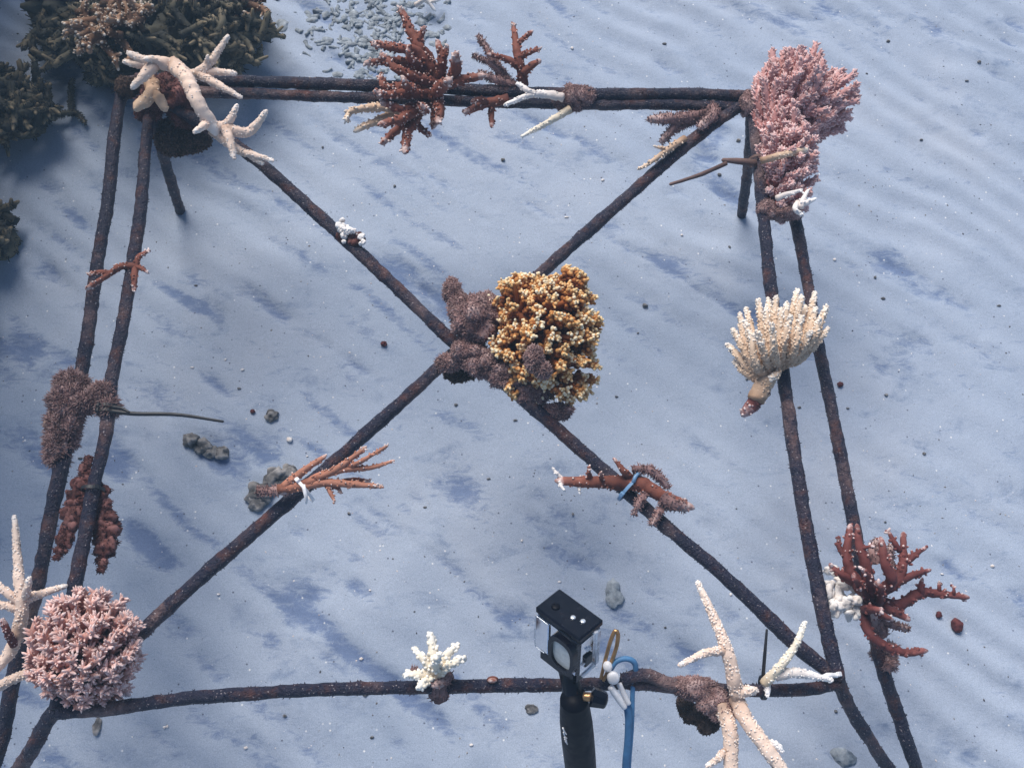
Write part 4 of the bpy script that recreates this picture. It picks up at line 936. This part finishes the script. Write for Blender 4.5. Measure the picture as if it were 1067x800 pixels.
def grit(name, label, mat, n, seed, r0, r1):
    rg = random.Random(seed); mb = MB(); O = np.array([[1, 0, 0], [0, 1, 0], [-1, 0, 0], [0, -1, 0], [0, 0, 1], [0, 0, -.4]], float)
    F = [(0, 1, 4), (1, 2, 4), (2, 3, 4), (3, 0, 4), (1, 0, 5), (2, 1, 5), (3, 2, 5), (0, 3, 5)]
    XY = np.array([[rg.uniform(-1.3, 1.6), rg.uniform(-.85, 1.4)] for _ in range(n*3)])
    dn = fbm(np.column_stack([XY*4.5, np.zeros(len(XY))]), 3, seed); XY = XY[np.argsort(-(dn+np.array([rg.random()*.9 for _ in range(len(XY))])))][:n]
    Z = seabed_h(XY[:, 0], XY[:, 1])[0]
    for (x, y), zz in zip(XY, Z):
        r = r0+(r1-r0)*rg.random()**3; a = rg.random()*6.28; c, s_ = math.cos(a), math.sin(a); V = O*np.array([r*rg.uniform(.7, 1.3), r*rg.uniform(.4, 1), r*rg.uniform(.3, .8)])
        V = np.column_stack([V[:, 0]*c-V[:, 1]*s_, V[:, 0]*s_+V[:, 1]*c, V[:, 2]]); mb.add(V+np.array([x, y, zz]), F, rg.random())
    o = mb.build(name, M[mat], smooth=False); o['kind'] = 'stuff'; return tag(o, label, 'grit')
grit('shell_grit', 'fine pale shell grit strewn thinly over the sand', 'bleach', 2600, 501, .0006, .0022)
grit('dark_grit', 'fine dark grit strewn thinly over the sand', 'stone', 3200, 502, .0006, .0026)

# silted rubble patch beyond the double bar
rub = thing('rubble_patch', 'low patch of silted coral rubble on the sand beyond the double bar', 'rubble', at(395, 40, 0))
for k in range(250):
    x = 392+rg.gauss(0, 40); y = 30+rg.gauss(0, 26)
    if y > 84 or x > 470: continue
    p = at(x, y, 0); kk = pxm(p); zg = ground(p[0], p[1]); mb = MB()
    if k % 3:
        a = rg.random()*6.283; l = rg.uniform(5, 15)*kk; r = rg.uniform(1.6, 3.4)*kk; d = np.array([math.cos(a), math.sin(a), rg.uniform(-.15, .3)]); q = np.array([-d[1], d[0], 0])
        c = np.array([p[0], p[1], zg-r*.15]); mb.tube([c-d*l/2, c+q*l*rg.uniform(-.2, .2), c+d*l/2], [r, r*.9, r*.6], 8, .004, .6, 110, tip=(.1, .9, .3, .8), seed=k)
        if rg.random() < .5: mb.tube([c, c+(q+d*.6)*l*.35], [r*.7, r*.5], 7, .004, .5, 110, tip=(.3, 1), seed=k)
        nm = 'coral_stick'
    else:
        r = rg.uniform(2, 7)*kk; mb.blob((p[0], p[1], zg-r*.12), (r, r*rg.uniform(.5, 1), r*.4), .9, 85, 3, (0, 1), 300+k); nm = 'stone'
    mb.build(nm, M['rubble'], rub)
branched('coral_fragment', 'dead white coral twig lying in the rubble patch', 'bleach', *T2, .02, [
    ([(400, 20, 0), (440, 0, .01), (470, 35, 0)], 10, 6), ([(435, 5, .005), (430, -20, .01), (440, -40, .01)], 9, 6), ([(448, 10, .0), (470, 5, .01), (490, 0, .0)], 8, 5)], seed=44, dens=100)

# reef heads on the left
def reef(label, blobs, branches, seed, mat='reef', fz=1.0):
    rg = random.Random(seed); x, y = blobs[0][:2]
    th = thing('reef_head', label, 'reef', at(x, y, 0))
    for i, (x, y, zz, rx, ry, rz) in enumerate(blobs):
        c = at(x, y, zz); k = pxm(c); mb = MB()
        V = mb.blob(c, np.array([rx*k, ry*k, rz*k]), .6, 26, 5, (0, .8), seed+i); mb.fuzz(rg, V, c, int(900*fz), .0016, .010)
        mb.build('rock', M[mat], th)
    for (n, x, y, zz, rx, ry, rz, L, r0, m) in branches:
        for j in range(n):
            a = rg.random()*6.283; q = math.sqrt(rg.random()); px_, py_ = x+rx*q*math.cos(a), y+ry*q*math.sin(a)
            p = at(px_, py_, zz+rz*(1-q*q)*rg.uniform(.6, 1.0)); k = pxm(p)
            d = (RGT*math.cos(a)-UPV*math.sin(a))*q*.5+np.array([rg.gauss(0, .75), rg.gauss(0, .75), .30+rg.gauss(0, .4)])
            d /= np.linalg.norm(d); l = L*k*rg.uniform(.6, 1.25); bend = np.array([rg.gauss(0, .3), rg.gauss(0, .3), rg.gauss(0, .2)])*l
            mb = MB(); path = mb.tube([p-d*l*.5, p+d*l*.2+bend*.4, p+d*l*.7], [r0*k, r0*k*.9, r0*k*.7], 9, .005, .5, 70, tip=(.1, .45, .8), seed=seed+j)
            if m == 'reeflive': mb.nubs(rg, path, 26, .0017, .0038, .6, 1.0)
            else:
                V = mb.v[0]; mb.fuzz(rg, V, p, 70, .0014, .006, .2, .8)
            for _ in range(2):                      # short side arms
                s0 = path[0][rg.randrange(len(path[0])//3, len(path[0])-1)]; dd = d+np.array([rg.gauss(0, .8) for _ in range(3)]); dd /= np.linalg.norm(dd)
                mb.tube([s0, s0+dd*l*.35], [r0*k*.6, r0*k*.35], 6, .005, .2, 60, tip=(.4, 1.0))
            mb.build('branch', M[m], th)
    return th
reef('dark algae covered thicket of dead branching coral beyond the corner', [
    (165, 20, .06, 80, 60, 55), (95, 15, .05, 60, 45, 45), (225, 18, .04, 45, 38, 35), (130, 70, .03, 36, 26, 24), (190, 62, .03, 55, 26, 24)], [
    (110, 165, 30, .10, 100, 50, .10, 34, 4.6, 'reef'), (45, 80, 35, .06, 50, 38, .06, 30, 4.4, 'reef'), (30, 228, 30, .05, 48, 38, .06, 32, 4.2, 'reef')], 401)
reef('live tan coral with pale tips growing on the dark thicket', [(118, 20, .20, 26, 18, 14)], [(40, 116, 26, .215, 34, 26, .03, 25, 4.2, 'reeflive')], 402, fz=.2)
reef('small live tan coral at the far end of the dark thicket', [(258, 4, .10, 10, 8, 8)], [(10, 254, 4, .11, 20, 10, .02, 20, 4, 'reeflive')], 403, fz=.2)
reef('dark mossy reef lump on the sand beside the outer side bar', [(5, 112, .02, 46, 34, 30), (-30, 118, .02, 40, 40, 34)], [(56, 8, 110, .05, 46, 34, .05, 26, 4.4, 'reef')], 404, fz=.8)
reef('small dark reef lump at the edge of the sand below the mossy lump', [(-12, 242, .02, 26, 26, 22)], [(18, -8, 242, .04, 26, 24, .03, 20, 5, 'reef')], 405, fz=.6)
reef('tall dark reef shoulder out of view, added to shade the left side of the sand', [(-205, 40, .1, 140, 170, 560), (-205, 240, .1, 140, 190, 560), (-130, -190, .1, 140, 120, 480)], [(40, -200, 80, .60, 110, 150, .1, 50, 9, 'reef')], 406, fz=.5)  # unseen reef mass, added to cast shade over the left edge
# loose dead twigs by the mossy lump
branched('coral_fragment', 'thin dead twig lying on the sand beside the mossy reef lump', 'reef', *T1, .015, [([(150, 470, 0), (200, 430, .005), (280, 420, .004), (310, 450, 0)], 12, 7), ([(265, 420, 0), (262, 350, .004), (268, 300, 0)], 9, 6)], seed=46, dens=120)

# ------------------------------------------------------------------ water haze
mh = bpy.data.materials.new('water'); mh.use_nodes = True; t = mh.node_tree; t.nodes.clear()
out = t.nodes.new('ShaderNodeOutputMaterial'); pv = t.nodes.new('ShaderNodeVolumePrincipled')
pv.inputs['Color'].default_value = (.42, .66, .92, 1); pv.inputs['Density'].default_value = .032; pv.inputs['Anisotropy'].default_value = .0
t.links.new(pv.outputs[0], out.inputs['Volume'])
mb = MB(); mb.box((0, 0, -1.6), np.eye(3), (65, 65, 3.5)); hz = mb.build('haze', mh, smooth=False); hz['kind'] = 'stuff'

for o in bpy.data.objects:
    if '_o' in o.keys(): del o['_o']
